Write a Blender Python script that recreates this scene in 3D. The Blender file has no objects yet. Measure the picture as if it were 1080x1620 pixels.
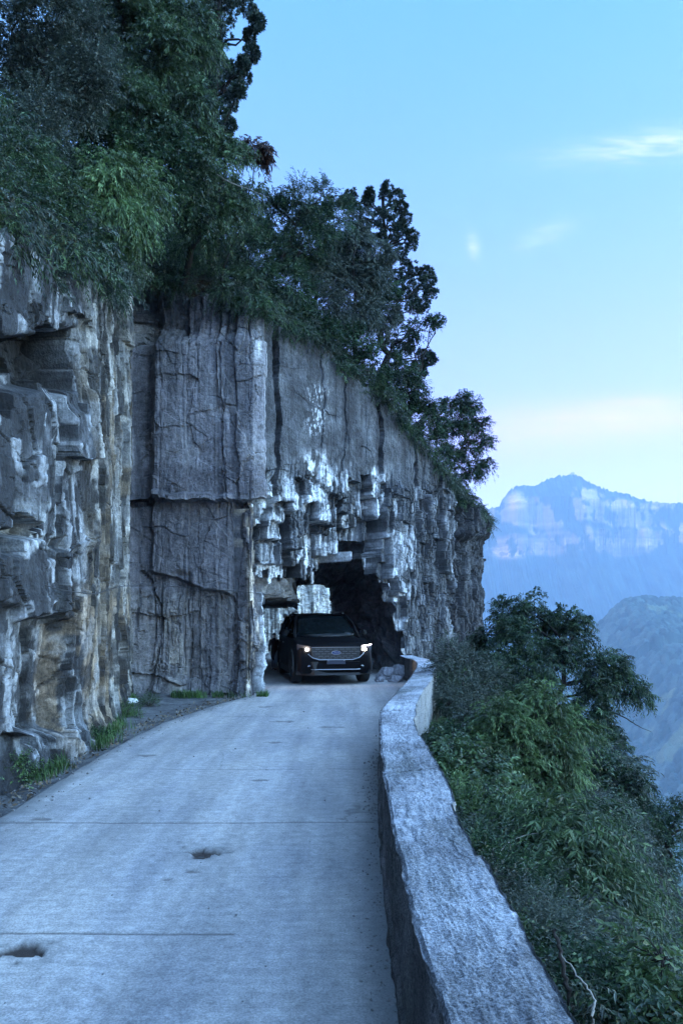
import bpy, math
import numpy as np
from mathutils import Vector

# ------------------------------------------------------------------ camera
F = 1170.0; HX = 540.0; HY = 975.0; CZ = 1.65      # focal length in photo pixels, horizon row, eye height
sc = bpy.context.scene
col = sc.collection
cam = bpy.data.cameras.new('camera'); camo = bpy.data.objects.new('camera', cam); col.objects.link(camo)
camo.location = (0, 0, CZ); camo.rotation_euler = (math.radians(90), 0, 0)
cam.sensor_fit = 'VERTICAL'; cam.sensor_height = 36; cam.lens = F/1620*36
cam.shift_y = (HY-810)/1620
cam.clip_start = 0.05; cam.clip_end = 30000
sc.camera = camo

# ------------------------------------------------------------------ sky, sun, exposure
SUN_EL = math.radians(13); SUN_AZ = math.radians(-104)       # azimuth from +Y, clockwise positive: left, slightly behind
w = bpy.data.worlds.new('World'); sc.world = w; w.use_nodes = True
nt = w.node_tree; N = nt.nodes; L = nt.links; N.clear()
out = N.new('ShaderNodeOutputWorld'); bg = N.new('ShaderNodeBackground')
sky = N.new('ShaderNodeTexSky'); sky.sky_type = 'NISHITA'; sky.sun_disc = False
sky.sun_elevation = SUN_EL; sky.sun_rotation = SUN_AZ
sky.air_density = 1.2; sky.dust_density = 0.6; sky.ozone_density = 1.6; sky.altitude = 900
bg.inputs['Strength'].default_value = 0.15
tint = N.new('ShaderNodeMix'); tint.data_type = 'RGBA'; tint.blend_type = 'MULTIPLY'; tint.inputs[0].default_value = 1
tint.inputs[7].default_value = (1.0, 1.0, 1.0, 1)
L.new(sky.outputs[0], tint.inputs[6])
# thin clouds fixed to sky directions
tc = N.new('ShaderNodeTexCoord')
def wmath(op, a, b=None, c=None):
    n = N.new('ShaderNodeMath'); n.operation = op
    for i, v in enumerate((a, b, c)):
        if v is None: continue
        if hasattr(v, 'links'): L.new(v, n.inputs[i])
        else: n.inputs[i].default_value = v
    return n.outputs[0]
sep = N.new('ShaderNodeSeparateXYZ'); L.new(tc.outputs['Generated'], sep.inputs[0])
# added sky gain: brighter overhead and to the right for lighting, dimmed straight ahead
mr = N.new('ShaderNodeMapRange'); mr.interpolation_type = 'SMOOTHSTEP'; mr.inputs[1].default_value = .62; mr.inputs[2].default_value = .05
v_ = wmath('MULTIPLY_ADD', sep.outputs[0], .6, wmath('MULTIPLY_ADD', sep.outputs[1], -.55, wmath('MULTIPLY', sep.outputs[2], .45)))
v_ = wmath('SUBTRACT', v_, wmath('MULTIPLY', wmath('MAXIMUM', wmath('SUBTRACT', wmath('MULTIPLY', sep.outputs[1], -1.0), .2), 0.0), .6)); L.new(v_, mr.inputs[0])
er = N.new('ShaderNodeValToRGB'); L.new(sep.outputs[2], er.inputs[0]); e_ = er.color_ramp.elements
while len(e_) < 4: e_.new(.5)
for k_, (p_, c_) in enumerate(((0.0, (.40, .205, .40)), (.20, (.35, .20, .40)), (.34, (.33, .255, .45)), (.64, (.23, .385, .50)))): e_[k_].position = p_; e_[k_].color = c_+(1,)
gm = N.new('ShaderNodeMix'); gm.data_type = 'RGBA'; L.new(mr.outputs[0], gm.inputs[0]); gm.inputs[6].default_value = (2.5, 2.6, 2.65, 1); L.new(er.outputs[0], gm.inputs[7])
sky_gain = N.new('ShaderNodeMix'); sky_gain.data_type = 'RGBA'; sky_gain.blend_type = 'MULTIPLY'; sky_gain.inputs[0].default_value = 1; L.new(tint.outputs[2], sky_gain.inputs[6]); L.new(gm.outputs[2], sky_gain.inputs[7])
az = wmath('DIVIDE', sep.outputs[0], wmath('MAXIMUM', sep.outputs[1], 0.05))      # = tan azimuth ahead
el = wmath('DIVIDE', sep.outputs[2], wmath('MAXIMUM', sep.outputs[1], 0.05))
ahead = wmath('GREATER_THAN', sep.outputs[1], 0.05)
comb = N.new('ShaderNodeCombineXYZ'); L.new(az, comb.inputs[0]); L.new(el, comb.inputs[1])
def blob(cx, cy, rx, ry, shear=0.0):
    dx = wmath('DIVIDE', wmath('SUBTRACT', az, cx), rx)
    dy0 = wmath('SUBTRACT', wmath('SUBTRACT', el, cy), wmath('MULTIPLY', wmath('SUBTRACT', az, cx), shear))
    dy = wmath('DIVIDE', dy0, ry)
    r = wmath('ADD', wmath('MULTIPLY', dx, dx), wmath('MULTIPLY', dy, dy))
    return wmath('POWER', 2.718, wmath('MULTIPLY', r, -1.0))
def px2d(x, y): return (x-HX)/F, (HY-y)/F
nz = N.new('ShaderNodeTexNoise'); nz.inputs['Scale'].default_value = 9; nz.inputs['Detail'].default_value = 9; nz.inputs['Distortion'].default_value = .6
nz.inputs['Roughness'].default_value = 0.6
mp = N.new('ShaderNodeMapping'); mp.inputs['Scale'].default_value = (2.2, 13, 1); L.new(comb.outputs[0], mp.inputs[0]); L.new(mp.outputs[0], nz.inputs[0])
def addblobs(lst):
    acc = None
    for (x, y, rx, ry, sh, k) in lst:
        cx, cy = px2d(x, y)
        b = wmath('MULTIPLY', blob(cx, cy, rx/F, ry/F, sh), k)
        acc = b if acc is None else wmath('ADD', acc, b)
    return acc
white = addblobs([(990, 236, 130, 20, .10, .22), (1080, 222, 90, 22, .08, .26), (748, 388, 9, 17, -.3, .28), (862, 372, 40, 16, .35, .16), (990, 655, 90, 18, .1, .08)])
pink = addblobs([(900, 668, 150, 30, 0, .24), (1060, 660, 150, 30, 0, .22), (800, 700, 140, 40, 0, .14), (1000, 636, 60, 8, .05, .2)])
nf = wmath('MULTIPLY_ADD', nz.outputs[0], 5.0, -1.5)
cw = wmath('MULTIPLY', wmath('MINIMUM', wmath('MAXIMUM', wmath('MULTIPLY', white, nf), 0), 1), ahead)
cp = wmath('MULTIPLY', wmath('MINIMUM', wmath('MAXIMUM', wmath('MULTIPLY', pink, wmath('MULTIPLY_ADD', nz.outputs[0], 1.4, 0.2)), 0), 1), ahead)
def wmix(fac, a, b):
    m = N.new('ShaderNodeMix'); m.data_type = 'RGBA'; L.new(fac, m.inputs[0]); L.new(a, m.inputs[6])
    if hasattr(b, 'links'): L.new(b, m.inputs[7])
    else: m.inputs[7].default_value = b
    return m.outputs[2]
SKYCOL_CLOUD = (1.4, 1.4, 1.6, 1); SKYCOL_PINK = (2.1, 1.0, 1.9, 1)
CK = .62
SKYCOL_CLOUD = tuple(v/(.15*2**3.0)*1.0 for v in SKYCOL_CLOUD[:3])+(1,); SKYCOL_PINK = tuple(v/(.15*2**3.0) for v in SKYCOL_PINK[:3])+(1,)
c1 = wmix(cp, sky_gain.outputs[2], SKYCOL_PINK); c2 = wmix(cw, c1, SKYCOL_CLOUD)
L.new(c2, bg.inputs['Color']); L.new(bg.outputs[0], out.inputs['Surface'])

sl = bpy.data.lights.new('sun', 'SUN'); sl.energy = 0.5; sl.angle = math.radians(0.5); sl.color = (1.0, 0.80, 0.64)
so = bpy.data.objects.new('sun', sl); col.objects.link(so)
sd = Vector((math.sin(SUN_AZ)*math.cos(SUN_EL), math.cos(SUN_AZ)*math.cos(SUN_EL), math.sin(SUN_EL)))
so.rotation_euler = sd.to_track_quat('Z', 'Y').to_euler()

sc.view_settings.view_transform = 'Standard'; sc.view_settings.look = 'None'
sc.view_settings.exposure = 3.0; sc.view_settings.gamma = 1.0
cy = sc.cycles
cy.max_bounces = 6; cy.diffuse_bounces = 1; cy.glossy_bounces = 3; cy.transmission_bounces = 4; cy.volume_bounces = 1
cy.transparent_max_bounces = 8; cy.use_denoising = True; cy.caustics_reflective = False; cy.caustics_refractive = False
cy.sample_clamp_indirect = 4; cy.use_adaptive_sampling = True; cy.adaptive_threshold = 0.015

# ------------------------------------------------------------------ numpy noise
def _h(ix, iy, iz, seed):
    h = (ix.astype(np.int64)*374761393 + iy.astype(np.int64)*668265263 + iz.astype(np.int64)*2147483647 + seed*1274126177) & 0xFFFFFFFF
    h = ((h ^ (h >> 13))*1274126177) & 0xFFFFFFFF
    h = ((h ^ (h >> 16))*2246822519) & 0xFFFFFFFF
    h = h ^ (h >> 15)
    return h.astype(np.float64)/4294967296.0
def vnoise(x, y, z=0.0, seed=0):
    x, y, z = np.broadcast_arrays(np.asarray(x, float), np.asarray(y, float), np.asarray(z, float))
    ix, iy, iz = np.floor(x), np.floor(y), np.floor(z)
    fx, fy, fz = x-ix, y-iy, z-iz
    ux, uy, uz = [f*f*f*(f*(f*6-15)+10) for f in (fx, fy, fz)]
    r = 0
    for a in (0, 1):
        for b in (0, 1):
            for c in ((0, 1) if np.any(fz) else (0,)):
                wgt = (ux if a else 1-ux)*(uy if b else 1-uy)*(uz if c else 1-uz)
                r = r + wgt*_h(ix+a, iy+b, iz+c, seed)
    return r*2-1
def fbm(x, y, z=0.0, seed=0, oct=4, gain=.5):
    r = 0; a = 1; t = 0
    for o in range(oct):
        k = 2.03**o
        r = r + a*vnoise(np.asarray(x)*k+o*7.3, np.asarray(y)*k+o*3.1, np.asarray(z)*k, seed+o); t += a; a *= gain
    return r/t
def vor(u, v, seed, jit=.85, metric=0.0):
    """blocky cells: returns r1,r2,r3, centre offset (du,dv), centre (cu,cv), f2-f1"""
    iu, iv = np.floor(u), np.floor(v)
    z = np.zeros_like(u)
    f1 = np.full(u.shape, 9.0); f2 = np.full(u.shape, 9.0); bi = np.zeros_like(u); bj = np.zeros_like(u); cu = np.zeros_like(u); cv = np.zeros_like(u)
    for a in (-1, 0, 1):
        for b in (-1, 0, 1):
            ci, cj = iu+a, iv+b
            pu = ci+.5+jit*(_h(ci, cj, z, seed)-.5); pv = cj+.5+jit*(_h(ci, cj, z, seed+1)-.5)
            du, dv = np.abs(u-pu), np.abs(v-pv)
            d = np.maximum(du, dv)*(1-metric)+np.sqrt(du*du+dv*dv)*metric + .25*np.minimum(du, dv)
            m = d < f1
            f2 = np.where(m, f1, np.minimum(f2, d)); f1 = np.where(m, d, f1)
            bi = np.where(m, ci, bi); bj = np.where(m, cj, bj); cu = np.where(m, pu, cu); cv = np.where(m, pv, cv)
    return _h(bi, bj, z, seed+2), _h(bi, bj, z, seed+3), _h(bi, bj, z, seed+4), u-cu, v-cv, cu, cv, f2-f1
def sst(a, b, x):
    t = np.clip((x-a)/(b-a), 0, 1); return t*t*(3-2*t)
def box(x, y, x0, x1, y0, y1, s=6.0):
    return sst(x0-s, x0+s, x)*(1-sst(x1-s, x1+s, x))*sst(y0-s, y0+s, y)*(1-sst(y1-s, y1+s, y))
def P(x, y, Y): return np.array([(x-HX)/F*Y, Y, CZ-(y-HY)/F*Y])
def lerp(a, b, t): return a+(b-a)*t

# ------------------------------------------------------------------ object helpers
def link(name, me, mat=None, parent=None, **tags):
    o = bpy.data.objects.new(name, me); col.objects.link(o)
    if mat is not None and me is not None:
        for m in (mat if isinstance(mat, (list, tuple)) else [mat]): me.materials.append(m)
    if parent is not None: o.parent = parent
    for k, v in tags.items(): o[k] = v
    return o
def mesh_np(name, verts, quads, cols=None, smooth=False, face_attr=None):
    """quads (M,4) or tris (M,3)"""
    verts = np.asarray(verts, np.float32); quads = np.asarray(quads, np.int32)
    me = bpy.data.meshes.new(name); k = quads.shape[1]; m = len(quads)
    me.vertices.add(len(verts)); me.vertices.foreach_set('co', verts.ravel())
    me.loops.add(m*k); me.loops.foreach_set('vertex_index', quads.ravel())
    me.polygons.add(m); me.polygons.foreach_set('loop_start', np.arange(0, m*k, k, dtype=np.int32))
    try: me.polygons.foreach_set('loop_total', np.full(m, k, np.int32))
    except Exception: pass
    me.polygons.foreach_set('use_smooth', np.full(m, smooth, bool))
    me.update(calc_edges=True)
    if cols is not None:
        a = me.color_attributes.new('Col', 'FLOAT_COLOR', 'POINT')
        c = np.ones((len(verts), 4), np.float32); c[:, :cols.shape[1]] = cols
        a.data.foreach_set('color', c.ravel())
    if face_attr is not None:
        a = me.attributes.new('tint', 'FLOAT', 'FACE'); a.data.foreach_set('value', np.asarray(face_attr, np.float32))
    return me
def grid_faces(nu, nv, keep=None):
    """grid index = i*nv + j ; keep: mask (nu-1,nv-1)"""
    i, j = np.meshgrid(np.arange(nu-1), np.arange(nv-1), indexing='ij')
    f = np.stack([i*nv+j, (i+1)*nv+j, (i+1)*nv+j+1, i*nv+j+1], -1)
    if keep is not None: f = f[keep]
    return f.reshape(-1, 4)
class MB:
    """collects simple shapes into one mesh"""
    def __init__(s): s.v = []; s.f = []; s.n = 0
    def add(s, v, f):
        s.v.extend([tuple(map(float, p)) for p in v]); s.f.extend([tuple(int(i)+s.n for i in q) for q in f]); s.n += len(v); return s
    def box(s, x0, x1, y0, y1, z0, z1, taper=0.0):
        t = taper
        v = [(x0, y0, z0), (x1, y0, z0), (x1, y1, z0), (x0, y1, z0), (x0+t, y0+t, z1), (x1-t, y0+t, z1), (x1-t, y1-t, z1), (x0+t, y1-t, z1)]
        return s.add(v, [(0, 3, 2, 1), (4, 5, 6, 7), (0, 1, 5, 4), (1, 2, 6, 5), (2, 3, 7, 6), (3, 0, 4, 7)])
    def tube(s, pts, rads, n=8, cap=True):
        v, f = tube_np(np.array(pts, float), np.array(rads, float)*np.ones(len(pts)), n)
        f = [tuple(q) for q in f]
        if cap:
            f.append(tuple(range(n))[::-1]); k = (len(pts)-1)*n; f.append(tuple(range(k, k+n)))
        return s.add(v, f)
    def loft(s, rings, close=True, cap=True):
        n = len(rings[0]); v = [p for r in rings for p in r]; f = []
        for i in range(len(rings)-1):
            for j in range(n if close else n-1):
                a = i*n+j; b = i*n+(j+1) % n; f.append((a, b, b+n, a+n))
        if cap and close: f.append(tuple(range(n))[::-1]); k = (len(rings)-1)*n; f.append(tuple(range(k, k+n)))
        return s.add(v, f)
    def mesh(s, name, smooth=False):
        me = bpy.data.meshes.new(name); me.from_pydata(s.v, [], s.f); me.validate(); me.update()
        if smooth: me.polygons.foreach_set('use_smooth', [True]*len(me.polygons))
        return me
    def build(s, name, mat, parent=None, smooth=False, bevel=0.0, sub=0, **tags):
        o = link(name, s.mesh(name, smooth), mat, parent, **tags)
        if bevel:
            b = o.modifiers.new('bevel', 'BEVEL'); b.width = bevel; b.segments = 3; b.limit_method = 'ANGLE'
        if sub:
            b = o.modifiers.new('sub', 'SUBSURF'); b.levels = sub; b.render_levels = sub
        return o
def tube_np(P_, R, n=6):
    T = np.gradient(P_, axis=0); T /= np.linalg.norm(T, axis=1, keepdims=True)+1e-9
    ref = np.where(np.abs(T[:, 2:3]) < .9, np.array([[0, 0, 1.0]]), np.array([[1.0, 0, 0]]))
    if len(P_) > 1: ref[:] = ref[len(ref)//2]
    U = np.cross(T, ref); U /= np.linalg.norm(U, axis=1, keepdims=True)+1e-9; V = np.cross(T, U)
    a = np.linspace(0, 2*np.pi, n, endpoint=False)
    v = P_[:, None]+R[:, None, None]*(np.cos(a)[None, :, None]*U[:, None]+np.sin(a)[None, :, None]*V[:, None])
    m = len(P_); i, j = np.meshgrid(np.arange(m-1), np.arange(n), indexing='ij')
    f = np.stack([i*n+j, i*n+(j+1) % n, (i+1)*n+(j+1) % n, (i+1)*n+j], -1).reshape(-1, 4)
    return v.reshape(-1, 3), f
def merge(parts):
    vs, fs, n = [], [], 0
    for v, f in parts: vs.append(v); fs.append(f+n); n += len(v)
    return np.concatenate(vs), np.concatenate(fs)
def empty(name, loc, rz=0, **tags):
    o = bpy.data.objects.new(name, None); col.objects.link(o); o.location = loc; o.rotation_euler = (0, 0, rz); o.empty_display_size = .1
    for k, v in tags.items(): o[k] = v
    return o

# ------------------------------------------------------------------ materials
class NT:
    def __init__(s, name):
        s.m = bpy.data.materials.new(name); s.m.use_nodes = True; s.t = s.m.node_tree; s.N = s.t.nodes; s.L = s.t.links
        s.b = s.N['Principled BSDF']; s.out = s.N['Material Output']
        s.tc = s.N.new('ShaderNodeTexCoord')
    def set(s, inp, v):
        if hasattr(v, 'links'): s.L.new(v, inp)
        elif v is not None: inp.default_value = v
    def noise(s, scale=5, detail=5, rough=.55, vec=None, sc3=None, dist=0.0):
        v = vec or s.tc.outputs['Object']
        if sc3:
            mp = s.N.new('ShaderNodeMapping'); mp.inputs['Scale'].default_value = sc3; s.L.new(v, mp.inputs[0]); v = mp.outputs[0]
        n = s.N.new('ShaderNodeTexNoise'); s.L.new(v, n.inputs['Vector'])
        n.inputs['Scale'].default_value = scale; n.inputs['Detail'].default_value = detail; n.inputs['Roughness'].default_value = rough
        n.inputs['Distortion'].default_value = dist
        return n.outputs[0]
    def vor(s, scale, feature='F1', vec=None, sc3=None, rand=1):
        v = vec or s.tc.outputs['Object']
        if sc3:
            mp = s.N.new('ShaderNodeMapping'); mp.inputs['Scale'].default_value = sc3; s.L.new(v, mp.inputs[0]); v = mp.outputs[0]
        n = s.N.new('ShaderNodeTexVoronoi'); n.feature = feature; s.L.new(v, n.inputs['Vector']); n.inputs['Scale'].default_value = scale
        return n.outputs['Distance']
    def math(s, op, a, b=None, c=None, clamp=False):
        n = s.N.new('ShaderNodeMath'); n.operation = op; n.use_clamp = clamp
        for i, v in enumerate((a, b, c)):
            if v is not None: s.set(n.inputs[i], v)
        return n.outputs[0]
    def ramp(s, fac, stops):
        n = s.N.new('ShaderNodeValToRGB'); s.L.new(fac, n.inputs[0]); e = n.color_ramp.elements
        while len(e) < len(stops): e.new(.5)
        for k, (p, c) in enumerate(stops):
            e[k].position = p; e[k].color = (c, c, c, 1) if not hasattr(c, '__len__') else tuple(c)+(1,)
        return n.outputs[0]
    def mix(s, f, a, b, mode='MIX'):
        n = s.N.new('ShaderNodeMix'); n.data_type = 'RGBA'; n.blend_type = mode
        s.set(n.inputs[0], f)
        for i, v in ((6, a), (7, b)):
            if hasattr(v, '__len__') and not hasattr(v, 'links'): v = tuple(v)+(1,) if len(v) == 3 else v
            s.set(n.inputs[i], v)
        return n.outputs[2]
    def bump(s, h, strength=.5, dist=.02, normal=None):
        n = s.N.new('ShaderNodeBump'); n.inputs['Strength'].default_value = strength; n.inputs['Distance'].default_value = dist
        s.L.new(h, n.inputs['Height'])
        if normal is not None: s.L.new(normal, n.inputs['Normal'])
        s.L.new(n.outputs[0], s.b.inputs['Normal']); return n.outputs[0]
    def attr(s, name, outn='Color'):
        n = s.N.new('ShaderNodeAttribute'); n.attribute_name = name; return n.outputs[outn]
    def fin(s, colr=None, rough=.8, metal=0.0, spec=None):
        if colr is not None:
            if hasattr(colr, 'links'): s.L.new(colr, s.b.inputs['Base Color'])
            else: s.b.inputs['Base Color'].default_value = tuple(colr)+(1,)
        s.set(s.b.inputs['Roughness'], rough); s.b.inputs['Metallic'].default_value = metal
        if spec is not None: s.b.inputs['Specular IOR Level'].default_value = spec
        return s.m
def plain(name, c, rough=.5, metal=0.0, spec=.5, emit=None, es=0.0):
    n = NT(name)
    v = n.noise(14, 3); c2 = n.mix(v, [x*.85 for x in c], [min(1, x*1.15) for x in c])
    n.fin(c2, rough, metal, spec)
    if emit: n.b.inputs['Emission Color'].default_value = tuple(emit)+(1,); n.b.inputs['Emission Strength'].default_value = es
    return n.m

def mat_rock():
    n = NT('weathered limestone')
    c = n.attr('Col')
    g = n.noise(9, 8, .65); fine = n.noise(60, 6, .7); streak = n.noise(3.0, 7, .65, sc3=(4, 4, .45))
    spk = n.vor(38, sc3=(1, 1, .6))
    mid = n.noise(24, 7, .7); k = n.math('MULTIPLY_ADD', g, 2.4, 0.0); k = n.math('MULTIPLY', k, n.math('MULTIPLY_ADD', mid, 2.0, .1)); k = n.math('MULTIPLY', k, n.math('MULTIPLY_ADD', fine, 2.0, .2)); k = n.math('MULTIPLY', k, n.math('MULTIPLY_ADD', streak, 1.5, .3))
    c = n.mix(1.0, c, n.math('MULTIPLY', k, 1.0), 'MULTIPLY')
    lich = n.ramp(n.noise(17, 8, .75), [(.62, 0.0), (.72, 1.0)])
    c = n.mix(n.math('MULTIPLY', lich, .16), c, (.42, .43, .42))
    cr = n.vor(2.3, 'DISTANCE_TO_EDGE', vec=None, sc3=(1.6, 1.6, .75))
    h = n.math('ADD', n.math('MULTIPLY', g, .9), n.math('ADD', n.math('MULTIPLY', fine, .35), n.math('MULTIPLY', spk, .25)))
    n.bump(h, .8, .03)
    return n.fin(c, .82, spec=.35)
def mat_concrete_road():
    n = NT('worn concrete road')
    base = n.noise(.9, 6, .6, sc3=(1.6, .5, 1)); f1 = n.noise(14, 8, .7); f2 = n.noise(90, 5, .75)
    c = n.ramp(base, [(.3, (.205, .21, .225)), (.52, (.29, .285, .28)), (.72, (.39, .37, .345))])
    c = n.mix(1.0, c, n.math('MULTIPLY_ADD', f1, 1.3, .35), 'MULTIPLY')
    c = n.mix(1.0, c, n.math('MULTIPLY_ADD', f2, 2.6, -.3), 'MULTIPLY')
    lw = n.noise(1.0, 5, .6, sc3=(3.2, .22, 1)); c = n.mix(1.0, c, n.math('MULTIPLY_ADD', lw, 1.3, .35), 'MULTIPLY')
    br = n.noise(2.0, 5, .7, sc3=(1.0, 14, 1)); c = n.mix(1.0, c, n.math('MULTIPLY_ADD', br, .7, .65), 'MULTIPLY')
    # pale dust, lengthwise wheel polish, dark pits
    pit = n.ramp(n.noise(26, 9, .78, sc3=(1, 2.2, 1)), [(.60, 0.0), (.69, 1.0)])
    wear = n.attr('Col')
    sepn = n.N.new('ShaderNodeSeparateColor'); n.L.new(wear, sepn.inputs[0])
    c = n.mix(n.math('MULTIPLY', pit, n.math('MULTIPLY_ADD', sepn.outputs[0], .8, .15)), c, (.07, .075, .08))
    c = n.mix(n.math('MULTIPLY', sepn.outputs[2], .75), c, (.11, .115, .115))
    c = n.mix(sepn.outputs[1], c, n.mix(f2, (.012, .009, .008), (.05, .036, .03)))
    h = n.math('ADD', n.math('MULTIPLY', f1, .5), n.math('ADD', n.math('MULTIPLY', f2, .5), n.math('MULTIPLY', pit, -.6)))
    n.bump(h, .55, .012)
    return n.fin(c, .72, spec=.4)
def mat_wall_concrete():
    n = NT('rough lichened concrete')
    c0 = n.attr('Col')
    f1 = n.noise(10, 8, .7); f2 = n.noise(75, 6, .8); f3 = n.noise(150, 4, .8)
    spk = n.ramp(n.noise(110, 6, .8), [(.50, 0.0), (.60, 1.0)])
    pits = n.ramp(n.noise(48, 8, .8), [(.56, 0.0), (.64, 1.0)])
    c = n.mix(1.0, c0, n.math('MULTIPLY_ADD', f1, 2.2, -.1), 'MULTIPLY')
    c = n.mix(1.0, c, n.ramp(f2, [(.40, .42), (.50, .95), (.60, 1.6)]), 'MULTIPLY')
    c = n.mix(1.0, c, n.math('MULTIPLY_ADD', f3, 1.6, .2), 'MULTIPLY')
    c = n.mix(n.math('MULTIPLY', pits, .55), c, (.05, .055, .07))
    amt = n.ramp(n.noise(4, 6, .7), [(.38, .15), (.62, .75)])
    sepn = n.N.new('ShaderNodeSeparateColor'); n.L.new(c0, sepn.inputs[0])
    topm = n.math('MULTIPLY', sepn.outputs[2], 2.6, clamp=True)
    c = n.mix(n.math('MULTIPLY', n.math('MULTIPLY', spk, amt), topm), c, (.60, .63, .66))
    h = n.math('ADD', n.math('MULTIPLY', f1, .6), n.math('ADD', f2, n.math('MULTIPLY', f3, .4)))
    n.bump(h, 1.0, .018)
    return n.fin(c, .9, spec=.2)
def mat_ground(name, c1, c2, scale=6):
    n = NT(name); f = n.noise(scale, 8, .7); g = n.noise(scale*7, 6, .7)
    c = n.mix(n.ramp(f, [(.35, 0.0), (.65, 1.0)]), c1, c2); c = n.mix(1.0, c, n.math('MULTIPLY_ADD', g, 1.2, .4), 'MULTIPLY')
    n.bump(n.math('ADD', f, g), .8, .05); return n.fin(c, .95, spec=.1)
def mat_leaf(name, dark, mid, light, trans=.3, rough=.45):
    n = NT(name); t = n.attr('tint', 'Fac')
    c = n.ramp(t, [(0.0, dark), (.6, mid), (1.0, light)])
    cl = n.noise(1.6, 3, .5); c = n.mix(1.0, c, n.math('MULTIPLY_ADD', cl, 2.6, -.42), 'MULTIPLY')
    n.fin(c, rough, spec=.35)
    tr = n.N.new('ShaderNodeBsdfTranslucent'); n.L.new(c, tr.inputs[0])
    mx = n.N.new('ShaderNodeMixShader'); mx.inputs[0].default_value = trans
    n.L.new(n.b.outputs[0], mx.inputs[1]); n.L.new(tr.outputs[0], mx.inputs[2]); n.L.new(mx.outputs[0], n.out.inputs[0])
    return n.m
def mat_bark(name='bark', c=(.06, .05, .045)):
    n = NT(name); f = n.noise(12, 7, .7, sc3=(1, 1, .25)); cc = n.mix(f, [x*.5 for x in c], [x*1.6 for x in c])
    n.bump(f, .8, .02); return n.fin(cc, .9, spec=.1)
M = {}
M['rock'] = mat_rock(); M['road'] = mat_concrete_road(); M['wallc'] = mat_wall_concrete()
M['soil'] = mat_ground('leaf litter soil', (.018, .02, .014), (.045, .04, .028))
M['shoulder'] = mat_ground('dirty gutter concrete', (.05, .052, .055), (.15, .155, .16), 2.5)
M['bark'] = mat_bark(); M['bark_dark'] = mat_bark('dark twig bark', (.025, .022, .02)); M['bark_pale'] = mat_bark('dry grey twig bark', (.20, .19, .17))
M['leaf_deep'] = mat_leaf('deep green leaves', (0.0102, 0.0255, 0.0153), (0.0255, 0.0561, 0.0272), (0.0638, 0.1190, 0.0467))
M['leaf_mid'] = mat_leaf('mid green leaves', (0.0238, 0.0442, 0.0238), (0.0510, 0.0918, 0.0391), (0.1020, 0.1700, 0.0680))
M['leaf_bright'] = mat_leaf('fresh green leaves', (0.0323, 0.0612, 0.0255), (0.0723, 0.1318, 0.0425), (0.1445, 0.2295, 0.0850))
M['leaf_grey'] = mat_leaf('grey green leaves', (0.0259, 0.0385, 0.0311), (0.0533, 0.0740, 0.0555), (0.1110, 0.1406, 0.1110))
M['leaf_red'] = mat_leaf('rusty leaves', (0.0255, 0.0170, 0.0136), (0.0680, 0.0340, 0.0255), (0.1190, 0.0638, 0.0425))
M['needle'] = mat_leaf('dark juniper scales', (.014, .028, .02), (.028, .052, .034), (.05, .085, .05), trans=.1)
M['drygrass'] = mat_leaf('dry grass blades', (.06, .065, .04), (.13, .13, .085), (.22, .21, .15))
M['grass'] = mat_leaf('green grass blades', (.03, .06, .02), (.07, .14, .04), (.13, .24, .07))
# ------------------------------------------------------------------ cliff plan
PATH = np.array([(-4.6, -40), (-3.9, -14), (-3.3, -2), (-3.25, 4), (-3.2, 7), (-3.26, 9.4), (-3.7, 12), (-4.35, 14.9),
                 (-4.2, 15.45), (-3.9, 15.5), (-1.85, 15.38), (-1.68, 15.48), (-1.66, 16.1), (-1.5, 16.3), (0.97, 19.0), (1.82, 20.1), (3.0, 22.0), (3.95, 24.0),
                 (4.9, 26.0), (5.1, 28.2), (4.7, 28.8), (1, 28.7), (-3.6, 28.5), (-6.3, 29.6), (-6.4, 32.6), (-5.8, 33.1), (-2, 33.3), (1.2, 34.2), (3.2, 38), (4, 46), (5, 60)], float)
RIM = np.array([4.8, 4.9, 5.0, 5.1, 5.2, 6.0, 7.3, 8.5,
                8.8, 8.8, 8.3, 8.2, 8.2, 8.25, 7.3, 6.75, 5.9, 5.3,
                5.1, 5.0, 5.2, 6.5, 8.0, 8.5, 8.5, 8.2, 8.0, 7.5, 7, 7, 7], float)
seg = np.linalg.norm(np.diff(PATH, axis=0), axis=1); SC = np.concatenate([[0], np.cumsum(seg)])
def path_at(s): return np.interp(s, SC, PATH[:, 0]), np.interp(s, SC, PATH[:, 1])
def s_of_vertex(k): return SC[k]
# dense polyline for distance queries
_sd = np.arange(0, SC[-1], .15); _px, _py = path_at(_sd); _ph = np.interp(_sd, SC, RIM)
_phs = np.convolve(np.pad(_ph, 10, 'edge'), np.ones(21)/21, 'valid')
def hill_info(X, Y):
    X = np.atleast_1d(np.asarray(X, float)); Y = np.atleast_1d(np.asarray(Y, float)); D = np.empty(X.shape); H = np.empty(X.shape)
    xf, yf = X.ravel(), Y.ravel(); df, hf = D.ravel(), H.ravel()
    for a in range(0, len(xf), 4000):
        d2 = (xf[a:a+4000, None]-_px)**2+(yf[a:a+4000, None]-_py)**2
        wgt = 1/(d2+.15)**2
        df[a:a+4000] = np.sqrt(d2.min(1)); hf[a:a+4000] = (wgt*_phs).sum(1)/wgt.sum(1)
    return df.reshape(X.shape), hf.reshape(X.shape)
def hill_z(X, Y):
    d, h = hill_info(X, Y); X = np.atleast_1d(X); Y = np.atleast_1d(Y)
    west = sst(2.5, -3.5, X)*.72+.28
    return h+.15+d*.85*west+fbm(X*.35, Y*.35, 0, 5)*.5*np.clip(d, 0, 1)
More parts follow.
